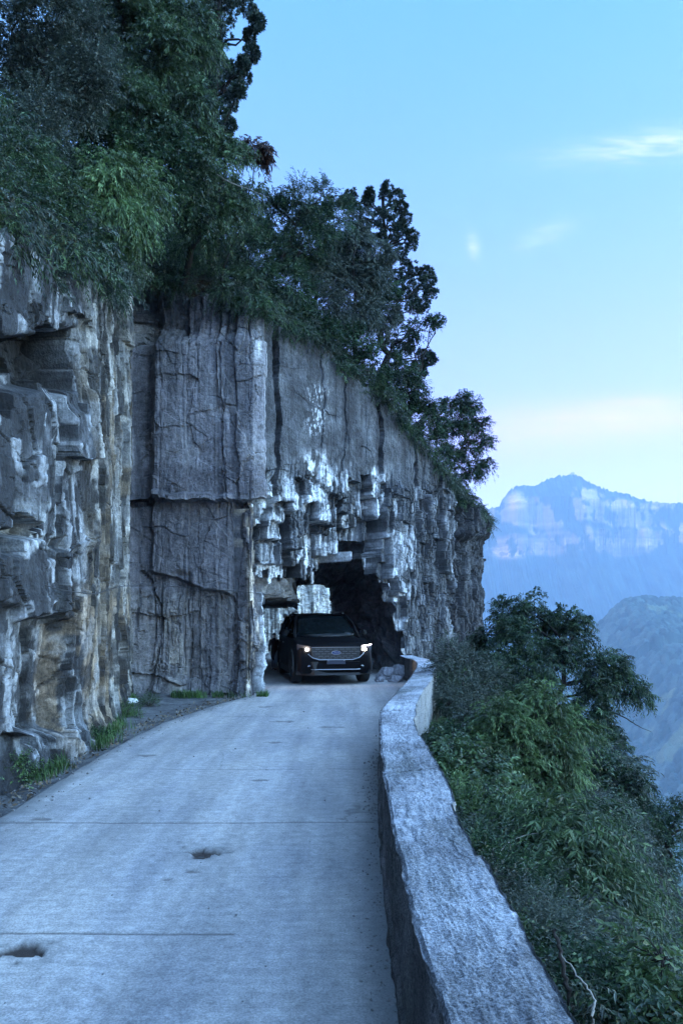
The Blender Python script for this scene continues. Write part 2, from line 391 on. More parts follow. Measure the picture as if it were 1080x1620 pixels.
def inside(X, Y):
    poly = np.concatenate([PATH, [(5, 90), (-90, 90), (-90, -40)]]); n = len(poly); c = np.zeros(X.shape, bool)
    for i in range(n):
        x1, y1 = poly[i]; x2, y2 = poly[(i+1) % n]
        m = ((y1 > Y) != (y2 > Y)) & (X < (x2-x1)*(Y-y1)/(y2-y1+1e-12)+x1); c ^= m
    return c
# sampling along the cliff
fine0, fine1 = np.interp(6.2, PATH[:8, 1], SC[:8]), s_of_vertex(19)
sA = np.arange(0, fine0, .10); sB = np.arange(fine0, s_of_vertex(16), .021); sB2 = np.arange(s_of_vertex(16), fine1, .028); sC = np.arange(fine1, SC[-1], .07)
S = np.concatenate([sA, sB, sB2, sC]); 
bx, by = path_at(S)
def smooth_normals():
    ds = .22; x1, y1 = path_at(np.clip(S+ds, 0, SC[-1])); x0, y0 = path_at(np.clip(S-ds, 0, SC[-1]))
    tx, ty = x1-x0, y1-y0; l = np.hypot(tx, ty); return ty/l, -tx/l
nx, ny = smooth_normals()
Hs = np.interp(S, SC, RIM)+.25*fbm(S*1.4, 0*S, 0, 31)+.12*(vor(S/.5, 0*S+.5, 33)[0]-.5)*2
Z0 = np.where(S > s_of_vertex(14), -6.0, -.25)
Z0 = np.where(S > s_of_vertex(20), -.4, Z0)
Z0 = np.where((S > s_of_vertex(13)) & (S < s_of_vertex(15)+.1), -.25, Z0)
NV = 430
V = np.linspace(0, 1, NV)
ZZ = np.where(Z0[:, None] < -1, np.where(V[None] < .12, Z0[:, None]+(V[None]/.12)*(-.2-Z0[:, None]), -.2+(V[None]-.12)/.88*(Hs[:, None]+.2)), Z0[:, None]+V[None]*(Hs-Z0)[:, None])
SS = np.broadcast_to(S[:, None], ZZ.shape); BX = np.broadcast_to(bx[:, None], ZZ.shape); BY = np.broadcast_to(by[:, None], ZZ.shape)
PXs = np.where(by > 1, HX+F*bx/np.maximum(by, 1), -2000); PX = np.broadcast_to(PXs[:, None], ZZ.shape)
PY = np.where(BY > 1, HY-(ZZ-CZ)*F/np.maximum(BY, 1), 5000)
wx = PX+5*fbm(SS*2.2, ZZ*2.2, 0, 41); wy = PY+5*fbm(SS*2.2, ZZ*2.2, 9, 42)
regA = (SS < s_of_vertex(7)+.25); regB = (~regA) & (SS < s_of_vertex(11)+.2); regC = (~regA) & (~regB) & (SS < s_of_vertex(19)); regD = ~(regA | regB | regC)
# region weights
WB = np.where(regA, .60, np.where(regB, .30, np.where(regC, .45, .6)))
WM = np.where(regA, .24, np.where(regB, .11, np.where(regC, .6, .7)))
WS = np.where(regA, .26, np.where(regB, .12, np.where(regC, .8, .8)))
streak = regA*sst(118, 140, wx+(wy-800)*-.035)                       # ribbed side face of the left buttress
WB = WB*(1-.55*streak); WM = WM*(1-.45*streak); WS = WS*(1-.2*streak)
topB = regB*(1-sst(505, 545, wy)); WM = WM+.9*topB; WB = WB+.4*topB; WS = WS+.4*topB
lowB = regB*sst(925, 950, wy); WM = WM+.25*lowB; WB = WB+.35*lowB; WS = WS+.3*lowB
panC = regC*(1-sst(735, 775, wy-.10*(wx-560)))*(1-sst(690, 700, wx)); WB *= 1-.8*panC; WM *= 1-.92*panC; WS *= 1-.9*panC
colC = regC*sst(655, 690, wx); WM = WM+.5*colC; jamb = regC*np.maximum(box(wx, wy, 596, 668, 845, 1090, 10), box(wx, wy, 540, 610, 828, 900, 8)); WM = WM*(1-.75*jamb); WB = WB*(1-.6*jamb); WM = WM*(1-.3*regC*box(wx, wy, 430, 640, 760, 920, 20))
d = np.zeros_like(ZZ)
_0 = np.zeros_like(ZZ)
def cell1(u, key, seed, jit=.8):
    """1-D cells with jittered borders -> id, left border, right border"""
    i = np.floor(u); b0 = i+jit*(_h(i, key, _0, seed)-.5); b1 = i+1+jit*(_h(i+1, key, _0, seed)-.5)
    lo = u < b0; hi = u >= b1
    i = np.where(lo, i-1, np.where(hi, i+1, i))
    return i, i+jit*(_h(i, key, _0, seed)-.5), i+1+jit*(_h(i+1, key, _0, seed)-.5)
def blocks(su, sv, seed, colw=.6, tilt=.55, wander=.05):
    """upright joint-bounded columns broken into blocks: relief, crack distance (m), three randoms, block centre"""
    s2 = SS+wander*su*2.2*fbm(ZZ*.55/sv, SS*.25, 0, seed+50, 2)+.10*su*fbm(ZZ*2.3/sv, SS*.5/su, 0, seed+51, 2)
    big = np.floor(ZZ/(sv*3.1)+.5*fbm(SS*.4, _0, 0, seed+52, 2))
    ci, b0, b1 = cell1(s2/su, big*0, seed)
    rc = _h(ci, _0, _0, seed+1); rt = _h(ci, _0, _0, seed+2)
    hgt = sv*(.45+1.25*_h(ci, _0, _0, seed+3)); z2 = ZZ+.06*sv*fbm(SS*2/su, ZZ/sv, 0, seed+53, 2)+(rt-.5)*.5*(s2-(b0+b1)/2*su)
    ri, c0, c1 = cell1(z2/hgt+rc*7, ci, seed+4)
    r1, r2, r3 = _h(ci, ri, _0, seed+5), _h(ci, ri, _0, seed+6), _h(ci, ri, _0, seed+7)
    sc_ = (b0+b1)/2*su; zc_ = ((c0+c1)/2-rc*7)*hgt; du = (s2-sc_)/su; dv = (z2-zc_)/hgt
    o = colw*(rc-.5)+(1-colw)*(r1-.5)+tilt*((rt-.5)*.7+(r3-.5)*.6)*du+tilt*.5*(r2-.62)*dv
    e = np.minimum(np.minimum(s2-b0*su, b1*su-s2), 1.0); ez = np.minimum((z2/hgt+rc*7-c0)*hgt, (c1-(z2/hgt+rc*7))*hgt)
    return o, e, ez, r1, r2, r3, sc_, zc_
def facets(su, sv, seed, tilt=.9, jit=.85):
    u = SS/su+.08*fbm(ZZ*.5/sv, SS*.2/su, 0, seed+50, 2); v = ZZ/sv+.08*fbm(SS*.5/su, ZZ*.2, 3, seed+60, 2)
    r1, r2, r3, du, dv, cu, cv, e = vor(u, v, seed, jit, 0.0)
    return (r1-.5)*.6+tilt*((r2-.5)*du+(r3-.5)*.8*dv), e, r1, r2
o1, e1, h1, a1, b1, g1, s1c, z1c = blocks(1.05, 2.1, 101, .65, .9)
o2, e2, h2, a2, b2, g2, s2c, z2c = blocks(.34, .85, 202, .55, .8)
o3, e3, h3, a3, b3, g3, s3c, z3c = blocks(.135, .36, 303, .45, .8)
o4, e4, h4, a4, b4, g4, _, _ = blocks(.055, .16, 404, .4, .9)
of, ef, fa, fb = facets(.8, .95, 606)
og, eg, ga, gb = facets(.22, .30, 607)
oA, eA, hA, aA, bA, gA, sAc, zAc = blocks(1.25, 2.0, 808, .5, 1.5)
d += np.where(regA, .50*oA*(1-streak*.6), 0)
d += WB*.40*o1 + WM*.30*o2 + WS*.13*o3 + WS*.05*o4
d += np.where(regA, .26, .10)*of*WM + .10*og*WM + (regB*.10+panC*.03)*of+(regB | regC)*.02*fbm(SS*2.2, ZZ*2.6, 0, 57, 5)
crk = sst(-.1, .15, fbm(SS*.9, ZZ*.5, 0, 44, 4)); crk2 = sst(-.15, .1, fbm(SS*2.2, ZZ*.9, 0, 45, 3)); pan_ = 1-np.clip(.65*regB*(1-topB)+1.0*panC, 0, 1); crk = crk*pan_
for e, h, wgt, dep, th in ((e1, h1, WB*crk, .26, .035), (e2, h2, WM*crk2, .15, .028), (e3, h3, WS*crk2, .05, .022)):
    d -= wgt*dep*np.maximum(1-sst(0, th, e), .5*(1-sst(0, th*.7, h)))
d += .012*fbm(SS*6, ZZ*5, 0, 51, 5)+.006*fbm(SS*24, ZZ*20, 0, 52, 2)
d += (regB | regC)*(.012*fbm(SS*.7, ZZ*7, 0, 53, 4))
# thin upright plates on the streaked side face
# slanting fractures across the buttress
vd = vor((SS+ZZ*.55)/.62+.1*fbm(SS*2, ZZ*2, 0, 46, 3), (ZZ-SS*.5)/.85, 909, .9, 0.35); ve = vor((SS+ZZ*.45)/.19+.1*fbm(SS*5, ZZ*5, 0, 47, 3), (ZZ-SS*.5)/.30, 919, .9, 0.35)
wd_ = np.where(regA, .6-.4*streak, np.where(regC, .35*(1-panC), .15))
d += wd_*(.13*(vd[0]-.5)+.22*((vd[1]-.5)*vd[3]+(vd[2]-.5)*vd[4])+.045*(ve[0]-.5)+.07*((ve[1]-.5)*ve[3]+(ve[2]-.5)*ve[4]))
d -= wd_*(.07*(1-sst(0, .035, vd[7]))+.02*(1-sst(0, .06, ve[7])))
o5, e5, h5, a5, b5, g5, _, _ = blocks(.09, .9, 707, .7, 1.1)
d += streak*(.13*o5-.03*(1-sst(0, .015, e5)))
d = np.where(regA, d*(.62+.2*streak), d)
# ---- left buttress features (snapped to whole blocks)
YA = np.maximum(path_at(s2c)[1], 1.0); bxA = .35*(HX+F*path_at(s2c)[0]/YA)+.65*wx; byA = .30*(HY-(z2c-CZ)*F/YA)+.70*wy
wx_keep, wy_keep = wx, wy; wx, wy = bxA, byA
hol = regA*(.85+.3*a2)*box(wx, wy, -400, 112, 516, 618, 5); d -= .55*hol
hol2 = regA*box(wx, wy, -400, 60, 585, 640, 6); d -= .25*hol2
d += .16*regA*box(wx, wy, -600, 128, 350, 515, 8)*(.6+.4*a1)
d += .10*regA*box(wx, wy, -600, 150, 640, 860, 10)
d += .14*regA*box(wx, wy, -400, 92, 872, 965, 4)
d -= .32*regA*box(wx, wy, 6, 106, 968, 1165, 7)
d -= .25*regA*box(wx, wy, -400, 60, 850, 876, 4)
d += .12*regA*box(wx, wy, 100, 240, 1150, 1300, 20)
wx, wy = wx_keep, wy_keep
# ---- central wall features
d += regB*(.0-.34*(wy > 788+3*(a2 > .5)))*(wx < 420)                                     # overhanging slab edge
d += regB*.20*box(wx, wy, 240, 366, 780, 905+.30*(wx-240), 3)                             # hanging flake
d -= regB*.12*box(wx, wy, 268, 300, 905, 945, 6)
d += regB*.10*(wx > 347+.05*(wy-600))*(wy > 540)*(wy < 790)                               # right half of the slab stands proud
d += regB*.14*box(wx, wy, 372+.05*(1000-wy), 440, 800, 1120, 9)*(.6+.8*a3)
d -= topB*(.28+.35*sst(.4, .7, b1))
d -= regB*.35*(1-sst(232, 246, wx+.02*(wy-700)))*(wy < 800)
# cracks
def crack(xs, ys, wid, dep, reg):
    xc = np.interp(wy, ys, xs); dd = np.abs(wx-xc); on = (wy > ys[0]) & (wy < ys[-1])
    return reg*on*(-dep)*(1-sst(wid*.5, wid, dd))
d += crack([437, 438, 440, 438, 433, 430], [430, 560, 640, 740, 800, 1000], 4.5, .6, regC)
d += crack([596, 604, 602, 608], [640, 690, 740, 880], 4, .5, regC)
d += crack([350, 352, 362, 366], [545, 700, 800, 1000], 2.2, .07, regB)
d += crack([232, 250, 246, 232], [900, 960, 1040, 1100], 2.2, .10, regB)
d += crack([508, 512, 506], [560, 640, 760], 1.6, .05, regC)+crack([545, 548, 540], [580, 680, 760], 1.6, .05, regC)+crack([655, 660, 652], [700, 780, 960], 3, .25, regC)
d -= regC*.45*box(wx, wy, 712, 722, 700, 1000, 3)
d += regC*.25*box(wx, wy, 720, 790, 790, 850, 6)
# ---- tunnel mouth: stepped broken blocks receding to the lip
ARX = [415, 440, 470, 540, 552, 562, 580, 600, 610, 626, 640, 652]; ARY = [885, 905, 914, 906, 888, 862, 850, 856, 905, 962, 1010, 1075]
def arch_z(pxv):
    yy = np.interp(pxv, ARX, ARY); f0 = s_of_vertex(13)
    pxt = PXs[(S >= f0) & (S <= s_of_vertex(16))]; yt = by[(S >= f0) & (S <= s_of_vertex(16))]
    Yv = np.interp(pxv, pxt, yt); return CZ-(yy-HY)/F*Yv
def s2px(s): X, Y = path_at(s); return HX+F*X/np.maximum(Y, 1)
scen = s2c; zcen = z2c
pxc = s2px(scen); az2 = arch_z(pxc); hc = zcen-az2
sc3, zc3 = s3c, z3c; px3 = s2px(sc3); hc3 = zc3-arch_z(px3)
mouth = regC & (pxc < 662)
lateral = np.where(pxc < 640, 1.0, .55)
rec = np.clip(1.75-hc, 0, 1.9)*.52*lateral*np.where(pxc < 600, 1.0, .7)*np.where(pxc>606, .45, 1)
rec = rec*(.88+.24*b2)
d -= np.where(mouth & (hc > -.4), rec, 0)
fang = regC & (wx > 596) & (wx < 712) & (wy > 775) & (wy < 935)
d += np.where(fang, .16*(a2*(zcen > 2.6+1.2*(b2-.5)*1.2)), 0)
HOLE = regC & np.where(PX > 543, (ZZ-arch_z(PX) < .10*fbm(SS*4, ZZ*3, 0, 97, 4)) & (PX < 655), (px3 < 652) & (hc3 < .0)) & (SS > s_of_vertex(12)-.2) & (PX > 405)
# behind the mouth: exit hole in the back face
exd = regD & (SS > s_of_vertex(20)) & (SS < s_of_vertex(22)+.2)
HOLE |= exd & (BX > -3.25) & (BX < -.36+.07*fbm(ZZ*3, 0*ZZ, 0, 95, 3)) & (ZZ < np.where(BX < -1.72, 2.0, 2.86)+.07*fbm(SS*3, 0*SS, 0, 96, 3)) & (BY > 28.3)
# cliff foot spreads a little
d += (regA*.05+regB*.15)*(1-sst(0, .5, ZZ))*(.5+a2)*(1-sst(360, 410, PX))
DX, DY = BX+nx[:, None]*d, BY+ny[:, None]*d
Zv = ZZ+.03*fbm(SS*5, ZZ*5, 7, 61)
# ---- rock tones (patina, fresh breaks, mineral streaks, painted crevice and hollow shade)
def rgb(r, g, b): return np.array([r, g, b])
C = np.ones(ZZ.shape+(3,))*rgb(.155, .16, .165)
vst = fbm(SS*2.4, ZZ*.28, 0, 71, 5)           # vertical streak noise
blt = fbm(SS*1.1, ZZ*.8, 0, 72, 5); fin = fbm(SS*9, ZZ*5, 0, 73, 4)
def paint(mask, c, k=1.0):
    global C
    m = np.clip(mask*k, 0, 1)[..., None]; C = C*(1-m)+np.array(c)*m
facet_t = np.where(regA, (aA-.5)*.6, 0)+(a2-.5)*.6+(a3-.5)*.5+(a1-.5)*.4+(fa-.5)*.25
lumK = np.zeros_like(ZZ)
n5 = fbm(SS*5, ZZ*.9, 3, 74, 5); n3 = fbm(SS*3, ZZ*.5, 5, 75, 5)
paint(regA*1.0, (.105, .11, .12)); paint(regA*sst(-.05, .35, facet_t+.35*blt), (.17, .18, .19), .85); paint(regA*sst(.0, .35, -facet_t+.5*vst), (.045, .047, .055), .8)
paint(regA*sst(.62, .70, a3*.6+a2*.4+.25*fin), (.30, .31, .32), .75)
paint(regA*box(wx, wy, -200, 70, 790, 880, 12)*sst(.3, .5, a3+.4*fin), (.42, .44, .44), .8)
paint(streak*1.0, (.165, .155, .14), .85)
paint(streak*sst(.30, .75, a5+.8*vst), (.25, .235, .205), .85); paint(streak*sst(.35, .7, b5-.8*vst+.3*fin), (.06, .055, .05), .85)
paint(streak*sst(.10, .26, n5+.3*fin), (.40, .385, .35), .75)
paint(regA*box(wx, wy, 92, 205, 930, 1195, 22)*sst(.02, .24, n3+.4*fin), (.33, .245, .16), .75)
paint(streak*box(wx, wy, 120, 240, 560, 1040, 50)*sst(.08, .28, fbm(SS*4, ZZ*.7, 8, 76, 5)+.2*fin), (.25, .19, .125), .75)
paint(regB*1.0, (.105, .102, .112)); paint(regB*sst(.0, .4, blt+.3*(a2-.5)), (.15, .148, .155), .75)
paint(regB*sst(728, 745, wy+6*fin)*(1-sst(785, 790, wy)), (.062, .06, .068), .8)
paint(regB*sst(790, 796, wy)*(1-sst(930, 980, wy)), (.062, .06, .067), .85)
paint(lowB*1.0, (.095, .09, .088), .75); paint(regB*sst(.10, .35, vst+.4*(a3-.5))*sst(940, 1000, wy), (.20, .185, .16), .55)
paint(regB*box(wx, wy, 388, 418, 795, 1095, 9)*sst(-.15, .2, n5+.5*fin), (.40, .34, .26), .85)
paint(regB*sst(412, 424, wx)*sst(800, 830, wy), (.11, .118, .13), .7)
paint(topB*sst(.45, .7, a2), (.24, .245, .25), .7)
paint(regB*box(wx, wy, 398, 408, 535, 568, 3), (.30, .31, .31), .8)
paint(regB*sst(.2, .38, fbm(SS*3, ZZ*.22, 4, 77, 4)), (.045, .045, .052), .7)
paint(regC*1.0, (.118, .122, .135)); paint(regC*sst(.0, .35, blt+.4*(a2-.5)), (.15, .155, .168), .7); paint(regC*sst(.1, .38, fbm(SS*2.6, ZZ*.16, 4, 78, 4)), (.06, .06, .07), .75)
bz_ = 745-.10*(wx-560)+30*blt
brok = regC*sst(-30, 40, wy-bz_)*(1-sst(640, 690, wx))
fresh = sst(.25, .6, .55*a2+.45*a3+.25*fin+.0*wx)
paint(brok, (.20, .215, .235), .95); fresh = fresh*(1-.65*sst(590, 625, wx)); paint(brok*fresh, (.42, .445, .46), .95); paint(brok*fresh*sst(.5, .8, b3), (.55, .58, .60), .7); paint(brok*sst(.72, .8, b2), (.10, .11, .13), .8)
paint(regC*sst(640, 690, wx)*sst(760, 800, wy), (.125, .132, .145), .9); paint(regC*sst(640, 690, wx)*sst(760, 800, wy)*sst(.45, .7, .6*a2+.4*a3), (.27, .285, .305), .85)
paint(regC*box(wx, wy, 478, 520, 715, 800, 14)*sst(.0, .2, fbm(SS*7, ZZ*3.5, 2, 80, 5)+.2*(a3-.5)), (.50, .52, .53), .85)
paint(regC*sst(714, 722, wx), (.06, .06, .068), .85)
paint(regD*(1-exd*1.0), (.50, .51, .49), .9); paint(regD*sst(.05, .3, fin+.5*vst), (.2, .19, .18), .7)
for e, wgt in ((e1, WB*crk), (e2, WM*crk2), (e3, WS*crk2*.7)): paint((1-sst(.005, .025, e))*np.clip(wgt*1.5, 0, 1), (.03, .03, .034), .75)  # joints darkened to paint crevice shade into the rock colour
C *= (1+.35*(a3-.5)*np.clip(WS*1.5, 0, 1)+.30*(a4-.5)*np.clip(WS*1.5, 0, 1))[..., None]*(1+.20*fin)[..., None]
mid = fbm(SS*2.6, ZZ*2.2, 0, 98, 6); paint((regA | regC)*sst(.06, .3, mid), (.05, .052, .06), .55); paint((regA | regC)*sst(.12, .34, -mid)*(lumK < .3), (.26, .275, .29), .45)
paint(np.clip(wd_, 0, 1)*np.maximum(1-sst(0, .03, vd[7]), .6*(1-sst(0, .05, ve[7]))), (.03, .03, .034), .8); paint(hol*1.0, (.05, .05, .058), .85)  # slanting cracks and the overhang hollow coloured dark as painted shade
paint(regC*box(wx, wy, 482, 516, 605, 690, 12)*sst(.16, .34, fbm(SS*22, ZZ*11, 2, 99, 4)), (.5, .52, .53), .6)
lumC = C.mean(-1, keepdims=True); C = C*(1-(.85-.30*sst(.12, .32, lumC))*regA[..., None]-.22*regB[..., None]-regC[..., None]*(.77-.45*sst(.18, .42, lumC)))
C = np.clip(C*1.12, .01, .85)
# cap rows bend back over the top
capn = 8; cap_t = np.linspace(.12, 1.3, capn)
capX = DX[:, -1:]-nx[:, None]*cap_t; capY = DY[:, -1:]-ny[:, None]*cap_t; capZ = Zv[:, -1:]+.25*cap_t+.08*fbm(SS[:, :1]*3, cap_t[None]*3, 0, 90)
VX = np.concatenate([DX, capX], 1); VY = np.concatenate([DY, capY], 1); VZ = np.concatenate([Zv, capZ], 1)
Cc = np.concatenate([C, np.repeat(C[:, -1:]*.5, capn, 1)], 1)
keep = ~(HOLE[:-1, :-1] & HOLE[1:, 1:]); keep = np.concatenate([keep, np.ones((len(S)-1, capn), bool)], 1)
nv = NV+capn
def sheet(name, i0, i1, label, cat=None):
    sl_ = slice(i0, i1+1)
    v = np.stack([VX[sl_], VY[sl_], VZ[sl_]], -1).reshape(-1, 3); c = Cc[sl_].reshape(-1, 3)
    f = grid_faces(i1+1-i0, nv, keep[i0:i1])
    me = mesh_np(name, v, f, c)
    return link(name, me, M['rock'], kind='structure', label=label)
iA = np.searchsorted(S, s_of_vertex(7)+.2); iB = np.searchsorted(S, s_of_vertex(11)+.25); iC = np.searchsorted(S, s_of_vertex(19))
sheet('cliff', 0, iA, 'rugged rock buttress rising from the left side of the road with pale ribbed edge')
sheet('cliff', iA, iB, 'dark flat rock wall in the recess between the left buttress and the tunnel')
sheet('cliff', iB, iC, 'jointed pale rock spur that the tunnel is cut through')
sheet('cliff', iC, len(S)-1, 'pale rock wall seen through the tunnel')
# hill above
gx = np.concatenate([np.arange(-90, -14, 1.5), np.arange(-14, 5.6, .22)]); gy = np.concatenate([np.arange(-40, 4, .8), np.arange(4, 36, .22), np.arange(36, 90, 1.5)])
GX, GY = np.meshgrid(gx, gy, indexing='ij'); dd, hh = hill_info(GX, GY); ins = inside(GX, GY) & (dd > .55)
GZ = hill_z(GX, GY)-.25
k = ins[:-1, :-1] & ins[1:, :-1] & ins[:-1, 1:] & ins[1:, 1:]
link('hillside', mesh_np('hillside', np.stack([GX, GY, GZ], -1).reshape(-1, 3), grid_faces(len(gx), len(gy), k), smooth=True), M['soil'], kind='structure', label='wooded slope above the cliffs')
# tunnel lining of rock
RG = [((-3.3, 16.9), (1.9, 21.0), 5.3, (-2.6, 16.9)), ((-2.9, 18.2), (1.45, 21.6), 3.7, (-1.62, 18.2)), ((-2.95, 20.5), (1.0, 23.2), 3.25, (-1.45, 20.3)),
      ((-3.1, 24.5), (.35, 25.9), 3.1, (-1.55, 24.2)), ((-3.35, 29.0), (-.30, 29.0), 3.0, (-1.76, 29.0))]
nr = 90; rr = np.linspace(0, 4, nr); rings = []
for t in rr:
    i = min(int(t), 3); u = t-i; a, b = RG[i], RG[i+1]
    Lp, Rp, Hh, L2 = [np.array(a[k])*(1-u)+np.array(b[k])*u for k in range(4)]
    ctl = [(Lp, -.2), (Lp, 1.0), (Lp, 2.0), (L2, 2.08), (L2, (2.1+Hh)/2), (L2, Hh-.15), ((L2+Rp)/2, Hh+.1), (Rp*.92+L2*.08, Hh-.25), (Rp, 2.0), (Rp, 1.0), (Rp+(Rp-L2)*.03, -.2)]
    p3 = np.array([[q[0], q[1], z] for q, z in ctl]); cl = np.concatenate([[0], np.cumsum(np.linalg.norm(np.diff(p3, axis=0), axis=1))])
    tt = np.linspace(0, cl[-1], 110); rings.append(np.stack([np.interp(tt, cl, p3[:, k]) for k in range(3)], -1))
T_ = np.array(rings); cen = np.array([[-.6, 22, 1.5]]); U_ = np.broadcast_to(rr[:, None]*2.6, T_.shape[:2]); V_ = np.broadcast_to(np.linspace(0, 10, 110)[None], T_.shape[:2])
q1 = vor(U_/.6, V_/.5, 501); q2 = vor(U_/.2, V_/.22, 502)
out_ = T_-T_.mean(1, keepdims=True); out_[..., 1] *= .2; out_ /= np.linalg.norm(out_, axis=-1, keepdims=True)+1e-6
T_ = T_+out_*(((q1[0]-.5)*.55+(q2[0]-.5)*.26+.12*fbm(U_*2, V_*2, 0, 503, 4))[..., None])
ct = np.ones(T_.shape)*.10*(1+.6*(q2[1]-.5))[..., None]
link('tunnel', mesh_np('tunnel', T_.reshape(-1, 3), grid_faces(nr, 110), ct.reshape(-1, 3)), M['rock'], kind='structure', label='rough rock lining of the short road tunnel')

# ------------------------------------------------------------------ road, shoulder, parapet, slope
def warr(a): a = np.array(a, float); return a[:, 0], a[:, 1]
INN = [(.30, -8), (.26, -2), (.26, 1.0), (.256, 1.87), (.243, 2.6), (.25, 3.7), (.272, 4.9), (.345, 6.6), (.385, 7.6), (.45, 8.4), (.78, 10.4), (1.2, 12.8), (1.55, 15.2), (1.72, 16.8), (1.72, 18.0), (1.62, 19.0), (1.55, 19.8)]
OUT = [(.66, -8), (.62, -2), (.60, 1.0), (.60, 1.87), (.605, 2.6), (.62, 3.7), (.66, 4.9), (.70, 6.6), (.76, 7.6), (.84, 8.4), (1.17, 10.4), (1.58, 12.8), (1.96, 15.2), (2.12, 16.8), (2.12, 18.1), (2.02, 19.2), (1.93, 20.2)]
ix_, iy_ = warr(INN); ox_, oy_ = warr(OUT)
def sm_poly(P_, n):
    t = np.linspace(0, len(P_)-1, len(P_)*8); P_ = np.array(P_, float)
    q = np.stack([np.interp(t, np.arange(len(P_)), P_[:, k]) for k in (0, 1)], -1)
    for _ in range(6): q[1:-1] = (q[:-2]+2*q[1:-1]+q[2:])/4
    cl = np.concatenate([[0], np.cumsum(np.linalg.norm(np.diff(q, axis=0), axis=1))]); tt = np.linspace(0, cl[-1], n)
    return np.stack([np.interp(tt, cl, q[:, k]) for k in (0, 1)], -1)
WH = .62
nW = 1150
pi_, po_ = sm_poly(INN, nW), sm_poly(OUT, nW); sw = np.linspace(0, 28, nW)
# cross-section: inner foot, inner face, top, outer face
cs_t = np.concatenate([np.linspace(0, .26, 26), np.linspace(.28, .72, 44), np.linspace(.74, 1, 22)])
sect = []
for t in cs_t:
    if t <= .27: u = t/.26; sect.append((0.0, lerp(-.1, WH, u), 0))
    elif t < .73: u = (t-.28)/.44; sect.append((u, WH, 1))
    else: u = (t-.74)/.26; sect.append((1.0, lerp(WH, -1.2, u), 2))
sect = np.array(sect)
U2, Wt = np.meshgrid(sw, np.arange(len(sect)), indexing='ij'); lat = sect[None, :, 0]*np.ones((nW, 1)); zz = sect[None, :, 1]*np.ones((nW, 1)); kindw = sect[None, :, 2]*np.ones((nW, 1))
edge_in = .012*fbm(sw*1.8, 0*sw, 0, 110, 3)+.006*fbm(sw*12, 0*sw, 0, 111, 4)-.01*(vnoise(sw*2.2, 0*sw, 0, 112) > .62)
edge_out = .018*fbm(sw*1.2, 0*sw, 0, 113, 3)+.006*fbm(sw*11, 0*sw, 0, 114, 4)-.025*(vnoise(sw*1.3, 0*sw, 0, 115) > .35)
nrm = po_-pi_; wl = np.linalg.norm(nrm, axis=1, keepdims=True); nrm = nrm/wl
off_in = edge_in[:, None]; off_out = edge_out[:, None]
px_ = pi_[:, None, :]+nrm[:, None, :]*(lat*(wl+off_out+off_in)-off_in)[..., None]
rough = .012*fbm(U2*7, Wt*.25, 0, 120, 5)+.006*fbm(U2*30, Wt*.9, 0, 121, 3)
zz = zz+np.where(kindw == 1, rough*.7, 0)-np.where((kindw == 1) & ((lat < .04) | (lat > .96)), .012+.01*vnoise(U2*20, Wt, 0, 122), 0)
zz = zz+np.where((kindw >= 0) & (sect[None, :, 1] > .3), -.02*(U2 > 15.0)*1.0+.012*fbm(U2*.7, 0*U2, 0, 123, 3), 0)
px_ = px_+nrm[:, None, :]*np.where(kindw == 0, rough-.02*(zz < .12), np.where(kindw == 2, rough, 0))[..., None]
cw_ = np.ones(px_.shape[:2]+(3,))*np.array((.31, .325, .36))
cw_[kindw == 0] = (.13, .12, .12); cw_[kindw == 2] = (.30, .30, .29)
vs_ = fbm(U2*3, Wt*.03, 0, 124, 5); m0 = (kindw == 0)[..., None]
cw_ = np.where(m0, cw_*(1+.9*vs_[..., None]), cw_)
mp_ = fbm(U2*1.6, lat*1.2, 0, 125, 5)
cw_ = np.where((kindw == 1)[..., None], cw_*(.90+.9*mp_[..., None]), cw_)
for sj in (5.6, 9.3, 12.9, 16.2, 19.8, 23.5):
    jm = (1-sst(.005, .022, np.abs(U2-sj-.02*fbm(lat*3, U2*0, 0, 126, 3))))[..., None]; cw_ = cw_*(1-.7*jm); zz = zz-.006*jm[..., 0]*(kindw == 1)
moss = sst(.10, .34, fbm(U2*1.3, lat*1.5+zz, 0, 127, 6))[..., None]; cw_ = cw_*(1-.35*moss)+np.array((.05, .06, .045))*.35*moss
wv = np.concatenate([px_, zz[..., None]], -1).reshape(-1, 3)
wo = link('parapet_wall', mesh_np('parapet_wall', wv, grid_faces(nW, len(sect))[:, ::-1], np.clip(cw_, .01, .8).reshape(-1, 3)), M['wallc'])
wo['label'] = 'low rough concrete parapet wall curving along the outer edge of the road'; wo['category'] = 'wall'
def wall_inner_x(Y): return np.interp(Y, pi_[:, 1], pi_[:, 0])
def wall_outer_x(Y): return np.interp(Y, po_[:, 1], po_[:, 0])
# road slab
LEFT = [(-2.75, -14), (-2.75, 0), (-2.78, 6.0), (-2.85, 9.0), (-2.75, 11.3), (-2.3, 13.6), (-1.85, 15.3), (-1.9, 16.6), (-2.6, 18), (-2.9, 21), (-3.0, 24), (-3.0, 28), (-3.2, 33)]
RIGHT = [(.34, -14), (.32, 0), (.33, 6.0), (.46, 8.5), (.9, 11.3), (1.32, 13.6), (1.6, 15.6), (1.75, 17.2), (1.72, 19), (1.4, 21), (.9, 24), (.2, 28), (.8, 33)]
ry = np.concatenate([np.arange(-14, 2.4, .12), np.arange(2.4, 12, .018), np.arange(12, 19, .04), np.arange(19, 33, .12)])
Lx = np.interp(ry, *warr(LEFT)[::-1])+.03*fbm(ry*1.3, 0*ry, 0, 130, 5); Rx = np.interp(ry, *warr(RIGHT)[::-1])+.03
nu = 200; u = np.linspace(0, 1, nu)
RX = Lx[:, None]*(1-u)+Rx[:, None]*u; RY = np.broadcast_to(ry[:, None], RX.shape).copy()
